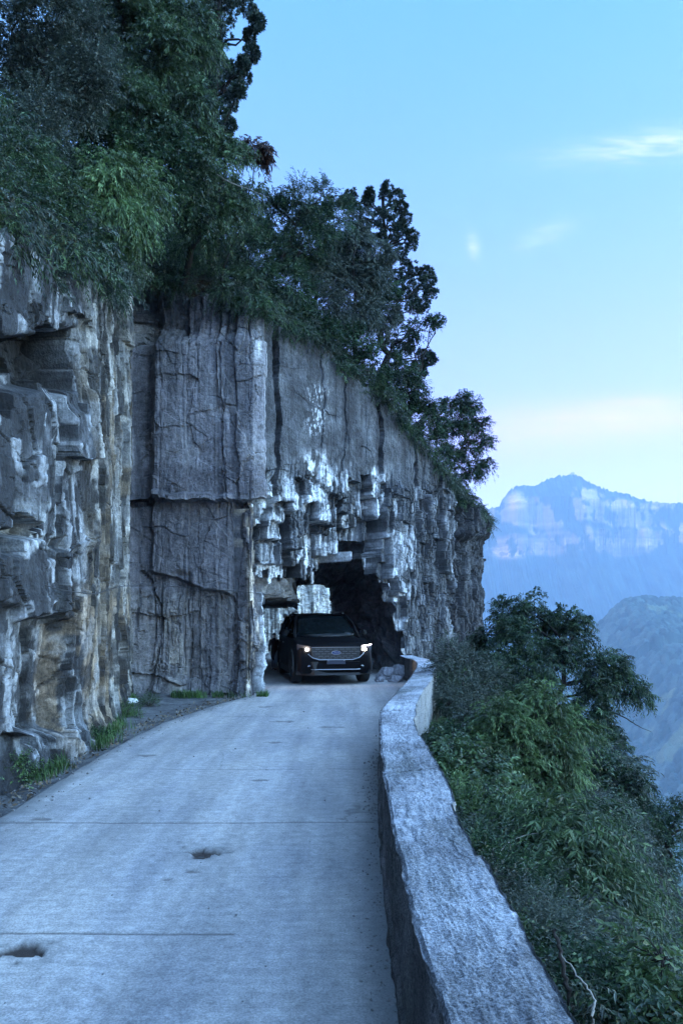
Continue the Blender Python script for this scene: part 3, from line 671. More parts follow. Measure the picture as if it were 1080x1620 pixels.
RZ = .006*fbm(RX*1.2, RY*.8, 0, 131, 3)+.0015*fbm(RX*14, RY*10, 0, 132, 3)
slope_r = -.0*RX
RC = np.zeros(RX.shape+(3,))
RC[..., 0] = np.clip(sst(-.7, .1, RX-wall_inner_x(RY))*1.0+.3*fbm(RX*1.2, RY*.5, 0, 133, 3)+.12, 0, 1)
def pot(x, y, rx, ry_, dep, seed):
    global RZ
    dx, dy = (RX-x)/rx, (RY-y)/ry_; r = np.sqrt(dx*dx+dy*dy)*(1+.9*fbm(RX*17, RY*17, 0, seed, 4)); m = 1-sst(.70, 1.0, r); RC[..., 2] = np.maximum(RC[..., 2], .6*(1-sst(1.0, 2.2, r)))
    RZ = RZ-dep*m; RC[..., 1] = np.maximum(RC[..., 1], m)
pot(-.955, 5.10, .11, .11, .03, 140); pot(-1.53, 3.60, .11, .075, .026, 141)
for (x_, y_, a_, b_) in ((435, 1177, .10, .07), (445, 1143, .20, .10), (530, 1152, .16, .05), (318, 1353, .05, .03), (68, 1300, .11, .05), (235, 1197, .12, .08), (300, 1384, .05, .03), (262, 1396, .05, .02), (412, 1237, .08, .05), (512, 1152, .12, .05), (420, 1120, .15, .1)):
    p_ = (x_-HX)/F*(CZ*F/(y_-HY)), CZ*F/(y_-HY); dx, dy = (RX-p_[0])/a_, (RY-p_[1])/b_
    r = np.sqrt(dx*dx+dy*dy)*(1+.7*fbm(RX*10, RY*10, 0, 150+x_, 3)); m = (1-sst(.6, 1.0, r)); RZ -= .008*m; RC[..., 1] = np.maximum(RC[..., 1], m*.6)
rng = np.random.default_rng(3)
for yj, x0, x1 in ((5.85, -2.8, .25), (3.80, -2.8, -.55), (7.9, -2.8, .3), (9.9, -2.8, .5), (12.0, -2.6, .9), (14.2, -2.1, 1.3)):
    jy = yj+.015*fbm(RX*2, 0*RX, 0, int(yj*10), 3); m = (1-sst(.004, .016, np.abs(RY-jy)))*(RX > x0)*(RX < x1); k_ = .75 if yj < 7 else .3
    RZ -= .006*m; RC[..., 1] = np.maximum(RC[..., 1], m*k_)
ck = vor(RX/1.3+.25*fbm(RX*2, RY*2, 0, 170, 4), RY/2.2+.25*fbm(RX*2, RY*2, 5, 171, 4), 172, .9, 1.0)[7]
m = (1-sst(.0, .012, ck))*sst(.06, .14, fbm(RX*.6, RY*.35, 0, 174, 3)); RZ -= .003*m; RC[..., 1] = np.maximum(RC[..., 1], .5*m)
stn = sst(.02, .4, fbm(RX*1.1, RY*.35, 0, 175, 5)); RC[..., 2] = np.maximum(RC[..., 2], .13*stn)
trk = np.exp(-((RX-(.5*(Lx+Rx)[:, None]-.62))/.20)**2)+np.exp(-((RX-(.5*(Lx+Rx)[:, None]+.62))/.20)**2); RC[..., 2] = np.maximum(RC[..., 2], .20*trk*(.6+fbm(RX*3, RY*.5, 0, 176, 4)).clip(0, 1))
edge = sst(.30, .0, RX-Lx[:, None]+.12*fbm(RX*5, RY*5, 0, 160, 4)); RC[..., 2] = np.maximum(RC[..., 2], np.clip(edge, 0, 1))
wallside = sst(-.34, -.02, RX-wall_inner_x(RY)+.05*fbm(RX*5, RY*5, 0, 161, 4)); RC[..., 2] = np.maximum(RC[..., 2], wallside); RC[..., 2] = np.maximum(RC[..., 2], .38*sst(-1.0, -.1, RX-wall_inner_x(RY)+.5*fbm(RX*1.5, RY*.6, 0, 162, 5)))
RZ = RZ+.018                                                    # slab stands a little above the shoulder
RZ[:, 0] = -.12; 
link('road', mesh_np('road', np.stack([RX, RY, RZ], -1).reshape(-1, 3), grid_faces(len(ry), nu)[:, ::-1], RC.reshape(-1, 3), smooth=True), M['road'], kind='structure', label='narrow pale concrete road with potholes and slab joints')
# shoulder / gutter under everything near the road
sx = np.arange(-8, .6, .06); sy = np.arange(-14, 40, .10); SX, SY = np.meshgrid(sx, sy, indexing='ij')
SX2 = np.where(SX > .2, np.interp(SY, *warr(RIGHT)[::-1])*.9, SX)
SZ = .012*fbm(SX*2, SY*2, 0, 170, 4)-.01+.03*sst(-3.1, -3.6, SX)
link('gutter', mesh_np('gutter', np.stack([SX2, SY, SZ-.004], -1).reshape(-1, 3), grid_faces(len(sx), len(sy)), smooth=True), M['shoulder'], kind='structure', label='dark littered strip between the road and the cliff foot')
# slope outside the parapet, dropping to the valley
EY = np.array([-20, 0, 2, 6, 9, 12, 16, 20, 24, 30, 60]); EE = np.array([.6, .4, .35, 1.25, 2.2, 3.0, 3.7, 3.2, 2.0, 1.5, 1.5])
def slope_edge(Y): return np.interp(Y, EY, EE)
OYY = np.array([-20]+list(po_[::40, 1])+[22, 24, 28.2, 60]); OXX = np.array([.66]+list(po_[::40, 0])+[2.8, 3.8, 5.0, 6.0])
def out_x(Y): return np.interp(Y, OYY, OXX)
def slope_z(X, Y):
    u = X-out_x(Y); E = slope_edge(Y)
    z = -.24-.50*np.clip(u, 0, None)
    z = z-2.6*np.clip(u-E, 0, None)**1.0+.12*fbm(X*.8, Y*.8, 0, 180, 4)*np.clip(u*2, 0, 1)
    return z
gu = np.concatenate([[-.6, -.3, 0.02], np.arange(.1, 7, .1), np.array([8, 10, 14, 20, 30, 45, 70, 110, 150])]); gy = np.concatenate([np.arange(-20, 34, .15), np.arange(34, 120, 3.0)])
GU, GY = np.meshgrid(gu, gy, indexing='ij'); GX = out_x(GY)+GU; GZ = slope_z(GX, GY); GZ = np.where(GU < 0, -.5, GZ); GZ = np.maximum(GZ, -262)
link('slope', mesh_np('slope', np.stack([GX, GY, GZ], -1).reshape(-1, 3), grid_faces(len(gu), len(gy))[:, ::-1], smooth=True), M['soil'], kind='structure', label='steep overgrown slope falling away outside the parapet')
# ------------------------------------------------------------------ far country
def mat_far():
    n = NT('far cliffs and forest')
    c = n.attr('Col'); f = n.noise(.05, 8, .7); g = n.noise(.012, 6, .6, sc3=(1, 1, .3))
    c = n.mix(1.0, c, n.math('MULTIPLY_ADD', f, 1.0, .5), 'MULTIPLY'); c = n.mix(1.0, c, n.math('MULTIPLY_ADD', g, .8, .6), 'MULTIPLY')
    return n.fin(c, .95, spec=.05)
M['far'] = mat_far()
# valley floor reaching the horizon
gx = np.concatenate([np.linspace(-5200, -200, 20), np.linspace(-150, 1500, 110), np.linspace(1600, 5200, 20)]); gy = np.concatenate([np.linspace(-5200, 0, 12), np.linspace(50, 2600, 130), np.linspace(2700, 5200, 20)])
GX, GY = np.meshgrid(gx, gy, indexing='ij'); GZ = -262+18*fbm(GX*.003, GY*.003, 0, 200, 4)
link('ground', mesh_np('ground', np.stack([GX, GY, GZ], -1).reshape(-1, 3), grid_faces(len(gx), len(gy))[:, ::-1], np.ones(GX.shape+(3,)).reshape(-1, 3)*np.array((.05, .075, .05)), smooth=True), M['far'], kind='structure', label='hazy valley floor')
# the big mountain: rows are steps up the face, so cliff bands are real steep bands
DM = 2700.0
SKX = [560, 640, 700, 737, 750, 768, 786, 797, 803, 815, 832, 850, 866, 880, 905, 918, 932, 948, 962, 985, 1000, 1020, 1040, 1062, 1080, 1130, 1200, 1300]
SKY_ = [830, 822, 806, 799, 797, 805, 804, 785, 778, 771, 770, 767, 760, 755, 752, 757, 766, 774, 779, 782, 786, 794, 796, 799, 797, 805, 800, 815]
colp = np.arange(560, 1300, .8); XM = (colp-HX)/F*DM
topz = CZ-(np.interp(colp, SKX, SKY_)-HY)/F*DM
jag = 8.0*fbm(colp*.35, 0*colp, 0, 210, 4); topz = topz+5*fbm(colp*.05, 0*colp, 0, 211, 2)
nt_ = 330; T = np.linspace(0, 1, nt_)
# profile in height (0..1 from z=-262 to top) against depth
zt = topz[:, None]*T[None]+(1-T[None])*(-265)+jag[:, None]*T[None]**40
cx_ = XM[:, None]+0*zt
# cliff bands between given photo rows, ragged along x
row = HY-(zt-CZ)*F/DM
def rag(y, amp, sd, fq=.03): return y+amp*fbm(colp*fq, 0*colp, 0, sd, 5)[:, None]
b1 = sst(-4, 4, rag(838, 14, 220)-row)*sst(-3, 3, row-rag(794, 12, 221))
b2 = sst(-5, 5, rag(880, 12, 222)-row)*sst(-4, 4, row-rag(846, 12, 223))
gul = .5+.5*fbm(cx_*.010, zt*.0012, 0, 225, 5); gul2 = fbm(cx_*.03, zt*.006, 0, 226, 4)
steep = np.clip(b1*1.0+b2*1.0, 0, 1)
dzz = (topz+265)[:, None]/(nt_-1)
run = dzz*np.where(steep > .5, .12, 1.35)
YM = np.cumsum(run[:, ::-1], 1)[:, ::-1]; YM = DM-(YM-YM[:, -1:])*1.0    # face comes forward going down
YM = DM-(DM-YM)*.62
YM = YM-55*gul*(1-T[None]*.3)-12*gul2-120*fbm(cx_*.0025, 0*zt, 0, 228, 3)*(1-T[None])
scl = (YM/DM)
XMM = XM[:, None]*1.0+0*zt
forest = np.ones(zt.shape+(3,))*np.array((.02, .035, .03))
rockm = steep*sst(.43, .58, .5+.9*fbm(cx_*.012, zt*.004, 0, 230, 5)+.6*fbm(cx_*.035, zt*.022, 0, 231, 5))
big = [(240, 0)]
patch = lambda x, y, rx, ry: np.exp(-(((colp[:, None]-x)/rx)**2+((row-y)/ry)**2)**2)
pm = 0
for (x, y, rx, ry) in ((800, 876, 26, 11), (840, 872, 14, 10), (835, 843, 8, 9), (812, 795, 16, 14), (935, 866, 11, 13), (888, 862, 14, 11), (912, 850, 6, 12), (990, 850, 16, 22), (1012, 855, 8, 20), (1035, 845, 14, 16), (920, 786, 26, 12), (965, 802, 16, 9), (1066, 848, 14, 18), (978, 800, 18, 8), (1020, 805, 14, 4), (905, 808, 8, 3), (1090, 842, 20, 20)):
    pm = pm+patch(x, y, rx, ry)
rockm = np.clip(rockm*.45+.95*np.clip(pm, 0, 1)*sst(.38, .55, .5+1.1*fbm(cx_*.03, zt*.016, 0, 232, 5)), 0, 1)
forest = forest*(1+.8*fbm(cx_*.04, zt*.04, 0, 233, 4))[..., None]
CM = forest*(1-rockm[..., None])+np.array((.36, .26, .22))*rockm[..., None]*(1+.6*fbm(0*cx_+cx_*.002, zt*.07, 0, 234, 4))[..., None]*(.8+.4*gul[..., None])
# close the back
YB = np.concatenate([YM, YM[:, -1:]+40, YM[:, -1:]+900], 1); ZB = np.concatenate([zt, zt[:, -1:]-14, zt[:, -1:]*0-265], 1); XB = np.concatenate([XMM, XMM[:, -1:], XMM[:, -1:]], 1)
CB = np.concatenate([CM, CM[:, -1:], CM[:, -1:]], 1)
link('mountain', mesh_np('mountain', np.stack([XB, YB, ZB], -1).reshape(-1, 3), grid_faces(len(colp), nt_+2), CB.reshape(-1, 3)), M['far'], kind='structure', label='hazy blue mountain with pale cliff bands')
# distant second ridge left of the summit block
c2 = np.arange(640, 830, 2.0); D2 = 3400.0; z2 = CZ-(np.interp(c2, [640, 700, 735, 750, 765, 780, 800, 830], [835, 812, 800, 797, 806, 803, 806, 830])-HY)/F*D2+6*fbm(c2*.1, 0*c2, 0, 240, 3)
T2 = np.linspace(0, 1, 40); Z2 = z2[:, None]*T2-265*(1-T2); Y2 = D2-(1-T2)*500+0*Z2+25*fbm(c2[:, None]*.1, Z2*.01, 0, 241, 4); X2 = ((c2-HX)/F*D2)[:, None]+0*Z2
X2 = np.concatenate([X2, X2[:, -1:]], 1); Y2 = np.concatenate([Y2, Y2[:, -1:]+500], 1); Z2 = np.concatenate([Z2, 0*Z2[:, -1:]-265], 1)
link('mountain', mesh_np('mountain', np.stack([X2, Y2, Z2], -1).reshape(-1, 3), grid_faces(len(c2), 41), np.ones(X2.shape+(3,)).reshape(-1, 3)*np.array((.12, .12, .12))), M['far'], kind='structure', label='small pale ridge behind the left end of the mountain')
# the nearer wooded hill
hx = np.arange(240, 1200, 2.0); hy = np.arange(440, 1500, 2.4); H_, V_ = np.meshgrid(hx, hy, indexing='ij')
DH = 1200.0; pxh = HX+F*H_/DH
rid = CZ-(np.interp(pxh, [760, 850, 900, 935, 950, 968, 985, 1005, 1035, 1080, 1200, 1500], [1100, 1060, 1030, 998, 984, 965, 951, 945, 946, 948, 940, 990])-HY)/F*DH
back = V_-DH
HZ = rid-np.where(back < 0, -back*.50+0*back, back*.6)-((back/120)**2*3*(np.abs(back) < 120)+27*(np.abs(back) >= 120))*.5
HZ = HZ+26*fbm(H_*.008, V_*.006, 0, 250, 4)*np.clip(-back/150, 0, 1)
cr = vor(H_/8.5, V_/8.5, 260, .9, 1.0); crown = np.sqrt(np.clip(1-(cr[3]**2+cr[4]**2)*2.2, 0, 1)); HZ = HZ+crown*(3.2+3.5*cr[0])+1.2*fbm(H_*.35, V_*.35, 0, 251, 3)
HZ = np.maximum(HZ, -264)
CH = np.ones(H_.shape+(3,))*np.array((.042, .068, .062))*(.55+.9*cr[1][..., None])*(.7+.6*crown[..., None]*0+.3)
clr = sst(.30, .42, fbm(H_*.02, V_*.03, 0, 252, 5)); CH = CH*(1-clr[..., None]*.75)+np.array((.10, .14, .09))*clr[..., None]*.75
link('hill', mesh_np('hill', np.stack([H_, V_, HZ], -1).reshape(-1, 3), grid_faces(len(hx), len(hy))[:, ::-1], CH.reshape(-1, 3)), M['far'], kind='structure', label='rounded wooded hill below the mountain')
# lookout tower on the summit
pt = P(905, 752, DM)
tw = empty('lookout_tower', (pt[0], DM+2, pt[2]-5), label='tiny square lookout tower on the mountain summit', category='tower')
mst = plain('tower masonry', (.35, .32, .30), .9)
b = MB().box(-6, 6, -6, 6, 0, 13, .6); b.build('wall', mst, tw)
b = MB().box(-7.4, 7.4, -7.4, 7.4, 13.01, 14.6)
for x in np.linspace(-6.4, 6.4, 4): b.box(x-.9, x+.9, -7.4, -6.4, 14.6, 16.4)
b.build('battlement', mst, tw)
b = MB().box(-1.2, 1.2, -6.3, -5.2, 6, 9.5); b.build('window', plain('dark opening', (.02, .02, .02)), tw)
# the air
HZB = MB().box(-5400, 5400, -5400, 5400, -300, 720); hm = bpy.data.materials.new('valley air'); hm.use_nodes = True; hn = hm.node_tree; hn.nodes.clear()
ho = hn.nodes.new('ShaderNodeOutputMaterial'); pv = hn.nodes.new('ShaderNodeVolumePrincipled')
pv.inputs['Color'].default_value = (.42, .68, .98, 1); pv.inputs['Density'].default_value = .00023; pv.inputs['Anisotropy'].default_value = .0
hn.links.new(pv.outputs[0], ho.inputs['Volume'])
hz = HZB.build('haze', hm, kind='stuff', label='pale blue valley haze')
# ------------------------------------------------------------------ foliage
CROWN_K = 2.7
def unit(v): return v/(np.linalg.norm(v, axis=-1, keepdims=True)+1e-9)
def rdir(rng, n):
    v = rng.normal(size=(n, 3)); return unit(v)
def leaves(P0, D, Lt, n, ll, lw, rng, droop=.5, fwd=.7, side=1.0, down=.35, jit=.35, roll=.5):
    """rows of leaves along M twigs -> verts, quads, tint, twig end points"""
    m = len(P0); t = np.linspace(.12, 1.0, n)[None, :, None]
    D = unit(D); Lt = np.asarray(Lt)[:, None, None]
    pos = P0[:, None]+D[:, None]*Lt*t; pos[..., 2] -= (droop*Lt*t**2)[..., 0]
    tan = D[:, None]+np.zeros((m, n, 3)); tan[..., 2] -= 2*droop*t[..., 0]; tan = unit(tan)
    up = unit(np.array([[0, 0, 1.0]])+roll*rng.normal(size=(m, 3)))[:, None]
    sd = unit(np.cross(tan, up)); alt = np.where(np.arange(n) % 2 == 0, 1.0, -1.0)[None, :, None]
    dr = tan*fwd+sd*alt*side+rng.normal(size=(m, n, 3))*jit; dr[..., 2] -= down; dr = unit(dr)
    nrm = unit(up+rng.normal(size=(m, n, 3))*.5); wv = unit(np.cross(dr, nrm))
    sz = (.7+.6*rng.random((m, n, 1)))*(1-.35*t); l = ll*sz; w = lw*sz
    b = pos; mid = b+dr*l*.5; tip = b+dr*l; tip[..., 2] -= (l*.18)[..., 0]
    v = np.stack([b, mid+wv*w*.5, tip, mid-wv*w*.5], 2).reshape(-1, 3)
    f = np.arange(len(v)).reshape(-1, 4)
    tint = np.clip(.5+.22*rng.normal(size=(m, 1))+.22*rng.normal(size=(m, n)), 0, 1).reshape(-1)
    return v, f, tint, pos
def ball(rng, n, inner=.25):
    return rdir(rng, n)*(inner+(1-inner)*rng.random((n, 1))**.5)
KIND = {  # twig length, leaves per twig, leaf length, leaf width, droop, fwd, side, down, twigs per m^2 of lobe surface
    'broad': (.30, 12, .062, .030, .25, .7, 1.0, .25, 75),
    'pinnate': (.42, 16, .085, .022, .55, .7, 1.0, .55, 55),
    'narrow': (.38, 15, .075, .020, .55, 1.0, .6, .5, 75),
    'small': (.26, 14, .036, .016, .15, .8, .9, .1, 110),
    'feather': (.46, 17, .070, .018, .25, 1.0, .6, .2, 50),
}
def limb(p0, p1, r0, r1, rng, n=6, sag=0.0, wob=.06, sides=6):
    t = np.linspace(0, 1, n)[:, None]; p = p0*(1-t)+p1*t; L_ = np.linalg.norm(p1-p0)
    p = p+rng.normal(size=(n, 3))*wob*L_*np.sin(np.pi*t); p[:, 2] += (sag*L_*np.sin(np.pi*t))[:, 0]
    return tube_np(p, np.linspace(r0, r1, n), sides), p
def crown(lobes, kind, rng, dens=1.0, leafk=1.0, up=.25, tw=1.0):
    """lobes: (centre, radius) -> leaf geometry, wood parts"""
    tl, nl, ll, lw, dr, fw, sdw, dn, dn2 = KIND[kind]; vs, fs, ts, wood, n = [], [], [], [], 0
    for c, r in lobes:
        k = int(dens*dn2*4*r*r*1.5*CROWN_K)+24
        q = ball(rng, k, .2); sub = rng.integers(0, 1000, 1)[0]
        # bunch the twigs: gaps between sub-clumps
        ncl = max(5, int(9*dens)); cc = ball(rng, ncl, .45)*.72; a = rng.integers(0, ncl, k); q = cc[a]+q*.42
        p0 = c+q*r*np.array([1, 1, .85])
        dd = unit(q*.9+rdir(rng, k)*.55+np.array([0, 0, up]))
        v, f, t, _ = leaves(p0, dd, tl*tw*(.6+.7*rng.random(k))*min(1.0, .45+r), nl, ll*leafk*1.22, lw*leafk*1.3, rng, dr, fw, sdw, dn)
        t = np.clip(t+np.repeat(.16*(rng.random(ncl)-.5)[a], nl), 0, 1)
        vs.append(v); fs.append(f+n); ts.append(t); n += len(v)
        for j in range(ncl):
            (wvv, wff), _p = limb(c-np.array([0, 0, .3*r]), c+cc[j]*r*1.15, (.006+.006*r), .002, rng, 5, wob=.08, sides=4); wood.append((wvv, wff))
    return np.concatenate(vs), np.concatenate(fs), np.concatenate(ts), wood
def add_tree(name, label, cat, lobes_px, base, kind, leafmat, seed, group=None, dens=1.0, leafk=1.0, up=.25, tw=1.0, trunk_r=.08, barkm='bark_dark', bz=None, lean=None):
    rng = np.random.default_rng(seed)
    lobes = [(P(x, y, Y), r*Y/F) for x, y, Y, r in lobes_px]
    bxp, bY = base; X0 = (bxp-HX)/F*bY
    gz = bz if bz is not None else float(hill_z(np.array([X0]), np.array([bY]))[0])-.2
    b0 = np.array([X0, bY, gz]); cen = np.mean([c for c, r in lobes], axis=0); 
    v, f, t, wood = crown(lobes, kind, rng, dens, leafk, up, tw)
    topz_ = max(c[2] for c, r in lobes)
    (tv, tf), tp = limb(b0, cen+np.array([0, 0, .15*(topz_-cen[2])]), trunk_r, trunk_r*.35, rng, 9, wob=.035, sides=8); wood.append((tv, tf))
    for c, r in lobes:
        k = int(np.clip(2+6*(c[2]-b0[2])/(cen[2]-b0[2]+.01)*.75, 2, 8)); k = min(k, 8)
        k = min(range(2, 9), key=lambda q: np.linalg.norm(tp[q]-c)+max(0, tp[q][2]-c[2])*1.5)
        (lv, lf), _ = limb(tp[k], c, trunk_r*.32, .008, rng, 7, sag=.05, wob=.05); wood.append((lv, lf))
    wv_, wf_ = merge(wood)
    root = empty(name, tuple(b0), label=label, category=cat)
    if group: root['group'] = group
    off = b0.astype(float)
    link('trunk', mesh_np('trunk', wv_-off, wf_, smooth=True), M[barkm], root)
    link('crown', mesh_np('crown', v-off, f, face_attr=t), M[leafmat], root)
    return root
def juniper(name, label, puffs_px, base, seed, trunk_top, kcount=1.0, group=None, bz=None):
    rng = np.random.default_rng(seed); bxp, bY = base; X0 = (bxp-HX)/F*bY
    gz = float(hill_z(np.array([X0]), np.array([bY]))[0])-.2 if bz is None else bz
    b0 = np.array([X0, bY, gz]); top = P(trunk_top[0], trunk_top[1], trunk_top[2]); wood = []
    (tv, tf), tp = limb(b0, top, .13, .03, rng, 14, wob=.015, sides=8); wood.append((tv, tf)); vs, fs, ts, n = [], [], [], 0
    for x, y, Y, r in puffs_px:
        c = P(x, y, Y); rr_ = r*Y/F
        k = int(np.argmin([np.linalg.norm(q-(c-np.array([0, 0, .5]))) for q in tp]))
        (lv, lf), _ = limb(tp[k], c, .03, .01, rng, 6, sag=-.04); wood.append((lv, lf))
        m = int(38*kcount); cc = c+ball(rng, m, .1)*rr_*.92*np.array([1, 1, .95]); ox = rdir(rng, m)
        per = 34
        q = rdir(rng, m*per).reshape(m, per, 3); q = unit(q+unit(cc-c)[:, None]*.9+np.array([0, 0, .45]))
        base_ = cc[:, None]+q*.02; ln = (.05+.05*rng.random((m, per, 1)))*(.8+rr_*.8)*1.15
        wd = unit(np.cross(q, rdir(rng, m*per).reshape(m, per, 3)))*.011
        tipv = base_+q*ln; mid = base_+q*ln*.55
        v = np.stack([base_-wd*.4, mid+wd, tipv, mid-wd], 2).reshape(-1, 3); f = np.arange(len(v)).reshape(-1, 4)
        t = np.clip(.5+.2*rng.normal(size=(m, 1))+.2*rng.normal(size=(m, per)), 0, 1).reshape(-1)
        vs.append(v); fs.append(f+n); ts.append(t); n += len(v)
    wv_, wf_ = merge(wood); root = empty(name, tuple(b0), label=label, category='tree')
    if group: root['group'] = group
    link('trunk', mesh_np('trunk', wv_-b0, wf_, smooth=True), M['bark_dark'], root)
    link('crown', mesh_np('crown', np.concatenate(vs)-b0, np.concatenate(fs), face_attr=np.concatenate(ts)), M['needle'], root)
    return root
GT = 'trees and tall bushes crowding the top of the cliff'
add_tree('leafy_tree', 'dense grey-green tree filling the upper left corner above the buttress', 'tree', [(20, 40, 11, 75), (100, 20, 11.5, 80), (40, 150, 11, 70), (125, 130, 11.5, 70), (60, 220, 10.5, 60)], (70, 12), 'small', 'leaf_grey', 11, GT, leafk=1.25, dens=1.1)
add_tree('leafy_tree', 'mid green drooping tree at the top edge, left of the tall juniper', 'tree', [(200, 40, 14, 70), (255, 110, 14, 65), (180, 120, 13.5, 60), (290, 50, 14.5, 50), (250, 10, 14.5, 60), (285, 170, 14, 50), (215, 190, 13, 55)], (235, 15), 'narrow', 'leaf_mid', 12, GT, dens=1.0, leafk=1.15)
add_tree('overhanging_shrub', 'bushy shrub spilling over the rim of the left buttress at the left edge', 'shrub', [(15, 330, 8.4, 50), (60, 320, 8.8, 42), (95, 352, 9.1, 26), (30, 270, 9, 55), (80, 365, 9.0, 20), (105, 300, 9.4, 30)], (40, 9.2), 'small', 'leaf_mid', 13, GT, leafk=1.1, dens=1.5, up=-.05)
add_tree('overhanging_shrub', 'shrub with long hanging leafy shoots over the pale ribbed edge of the buttress', 'shrub', [(180, 320, 11, 42), (212, 350, 11.4, 30), (165, 280, 11.2, 50), (225, 300, 12, 46), (190, 372, 11.2, 20), (140, 350, 10.5, 20)], (190, 12.2), 'narrow', 'leaf_bright', 14, GT, dens=1.2, up=-.15)
add_tree('leafy_tree', 'dark green tree in the middle of the hanging foliage beside the long bare branch', 'tree', [(150, 230, 12.5, 55), (225, 250, 13, 55), (270, 250, 13.5, 50), (260, 310, 13.5, 42), (130, 270, 11.5, 42), (300, 335, 14, 40)], (205, 14), 'broad', 'leaf_deep', 15, GT, dens=1.0)
r_ = np.random.default_rng(5)
pf = [(x+r_.normal()*3, y+r_.normal()*3, 18+r_.normal()*.5, r) for x, y, r in [(330, -20, 24), (372, -15, 24), (395, 12, 18), (402, 34, 12), (360, 18, 22), (325, 22, 24), (398, 58, 9), (396, 86, 13), (384, 98, 10), (345, 55, 22), (312, 60, 20), (372, 118, 15), (388, 128, 12), (350, 100, 16), (330, 90, 20), (375, 142, 14), (352, 138, 20), (330, 130, 18), (362, 165, 17), (345, 180, 18), (360, 196, 12), (325, 170, 18), (348, 210, 14), (330, 225, 16), (300, 110, 18), (340, -60, 26), (300, -30, 24)]]
juniper('juniper_tree', 'tall dark juniper standing against the sky at the top of the photo', pf, (335, 18.2), 21, (345, -80, 18), 1.3, GT)
add_tree('leafy_tree', 'drooping tree leaning out to the sky with a bare grey branch', 'tree', [(320, 240, 14.5, 42), (355, 262, 14.5, 34), (300, 290, 14, 45), (350, 320, 14.8, 40), (385, 300, 15, 26), (372, 345, 15, 30), (330, 370, 15, 38), (385, 245, 14.8, 14)], (285, 15.5), 'pinnate', 'leaf_mid', 16, GT, dens=.75)
add_tree('red_leaf_sprig', 'thin sapling with rusty hanging leaves silhouetted on the sky beside the drooping tree', 'sapling', [(398, 232, 15.2, 11), (412, 240, 15.2, 10), (422, 243, 15.2, 5)], (350, 16), 'pinnate', 'leaf_red', 17, GT, dens=1.0, leafk=1.3, trunk_r=.025)
add_tree('feathery_tree', 'feathery narrow-leaved tree with fanning dark stems rising above the flat rock wall', 'tree', [(445, 345, 17, 32), (480, 320, 17, 28), (512, 305, 17.2, 18), (425, 400, 16.6, 36), (500, 360, 17.3, 32), (470, 395, 17, 34), (535, 345, 17.5, 24), (410, 440, 16.4, 34), (460, 450, 16.8, 32), (430, 320, 17, 16)], (405, 17), 'feather', 'leaf_deep', 18, GT, dens=1.15)
pf = [(x+r_.normal()*2, y+r_.normal()*2, 21+r_.normal()*.4, r) for x, y, r in [(556, 310, 12), (565, 330, 13), (582, 318, 10), (585, 305, 9), (612, 305, 13), (628, 312, 13), (634, 330, 11), (640, 345, 11), (615, 335, 15), (595, 345, 14), (650, 372, 10), (636, 365, 13), (648, 386, 10), (620, 375, 15), (600, 380, 14), (635, 400, 12), (610, 410, 15), (645, 425, 14), (668, 432, 12), (676, 445, 13), (680, 462, 11), (665, 465, 16), (650, 450, 16), (655, 490, 13), (668, 480, 12), (630, 440, 15), (640, 470, 14), (625, 500, 15), (600, 450, 15), (650, 545, 10), (672, 560, 12), (686, 570, 9), (660, 580, 12), (655, 600, 10), (668, 590, 9), (640, 560, 14), (620, 540, 14), (575, 360, 12), (540, 320, 8)]]
juniper('juniper_tree', 'dark clumpy juniper on the spur above the tunnel', pf, (605, 21), 22, (605, 312, 21), 1.0, GT)
add_tree('leafy_tree', 'lighter green tree in front of the clumpy juniper', 'tree', [(560, 390, 18.8, 32), (585, 440, 19, 34), (545, 440, 18.6, 34), (575, 490, 18.9, 36), (530, 490, 18.3, 34), (610, 500, 19.2, 26), (565, 350, 18.8, 20), (510, 430, 18, 30), (500, 480, 17.8, 34), (600, 400, 19, 18)], (560, 19.2), 'narrow', 'leaf_grey', 19, GT, dens=1.0)
add_tree('leafy_tree', 'bushy dark tree above the left end of the jointed spur over the crack', 'tree', [(470, 490, 17.2, 30), (510, 530, 17.8, 30), (555, 545, 18.4, 32), (590, 570, 18.8, 30), (430, 470, 16.8, 28), (540, 575, 18.3, 18)], (520, 18.6), 'broad', 'leaf_deep', 20, GT, dens=1.0)
add_tree('leafy_tree', 'rounded tree on the spur whose side branch points right below the juniper', 'tree', [(630, 590, 20, 30), (610, 610, 19.6, 26), (655, 520, 20.6, 16), (682, 512, 20.8, 12), (694, 508, 20.8, 8), (650, 620, 20.4, 28), (670, 655, 20.8, 24), (640, 640, 20.3, 18), (665, 680, 21, 14), (690, 660, 21.6, 20), (690, 695, 21.8, 18)], (635, 21), 'broad', 'leaf_deep', 23, GT, dens=1.0)
add_tree('lone_tree', 'airy tree standing alone at the outer end of the cliff against the sky', 'tree', [(728, 630, 23.6, 16), (745, 640, 23.6, 14), (712, 640, 23.4, 14), (738, 668, 23.6, 18), (715, 680, 23.4, 18), (760, 672, 23.6, 12), (765, 700, 23.6, 12), (742, 705, 23.6, 16), (768, 735, 23.6, 11), (748, 742, 23.6, 14), (722, 725, 23.4, 16), (728, 760, 23.5, 13), (740, 785, 23.6, 9), (722, 790, 23.5, 8), (700, 715, 23.0, 14)], (705, 23.4), 'pinnate', 'leaf_deep', 24, GT, dens=1.2, trunk_r=.06)
add_tree('leafy_tree', 'broad dark tree filling the foliage behind the corner tree', 'tree', [(150, 60, 16, 70), (200, 160, 16, 70), (100, 150, 15, 80), (60, 100, 14, 80), (130, 250, 15, 70)], (140, 16), 'broad', 'leaf_deep', 25, GT, dens=.8, leafk=1.2)
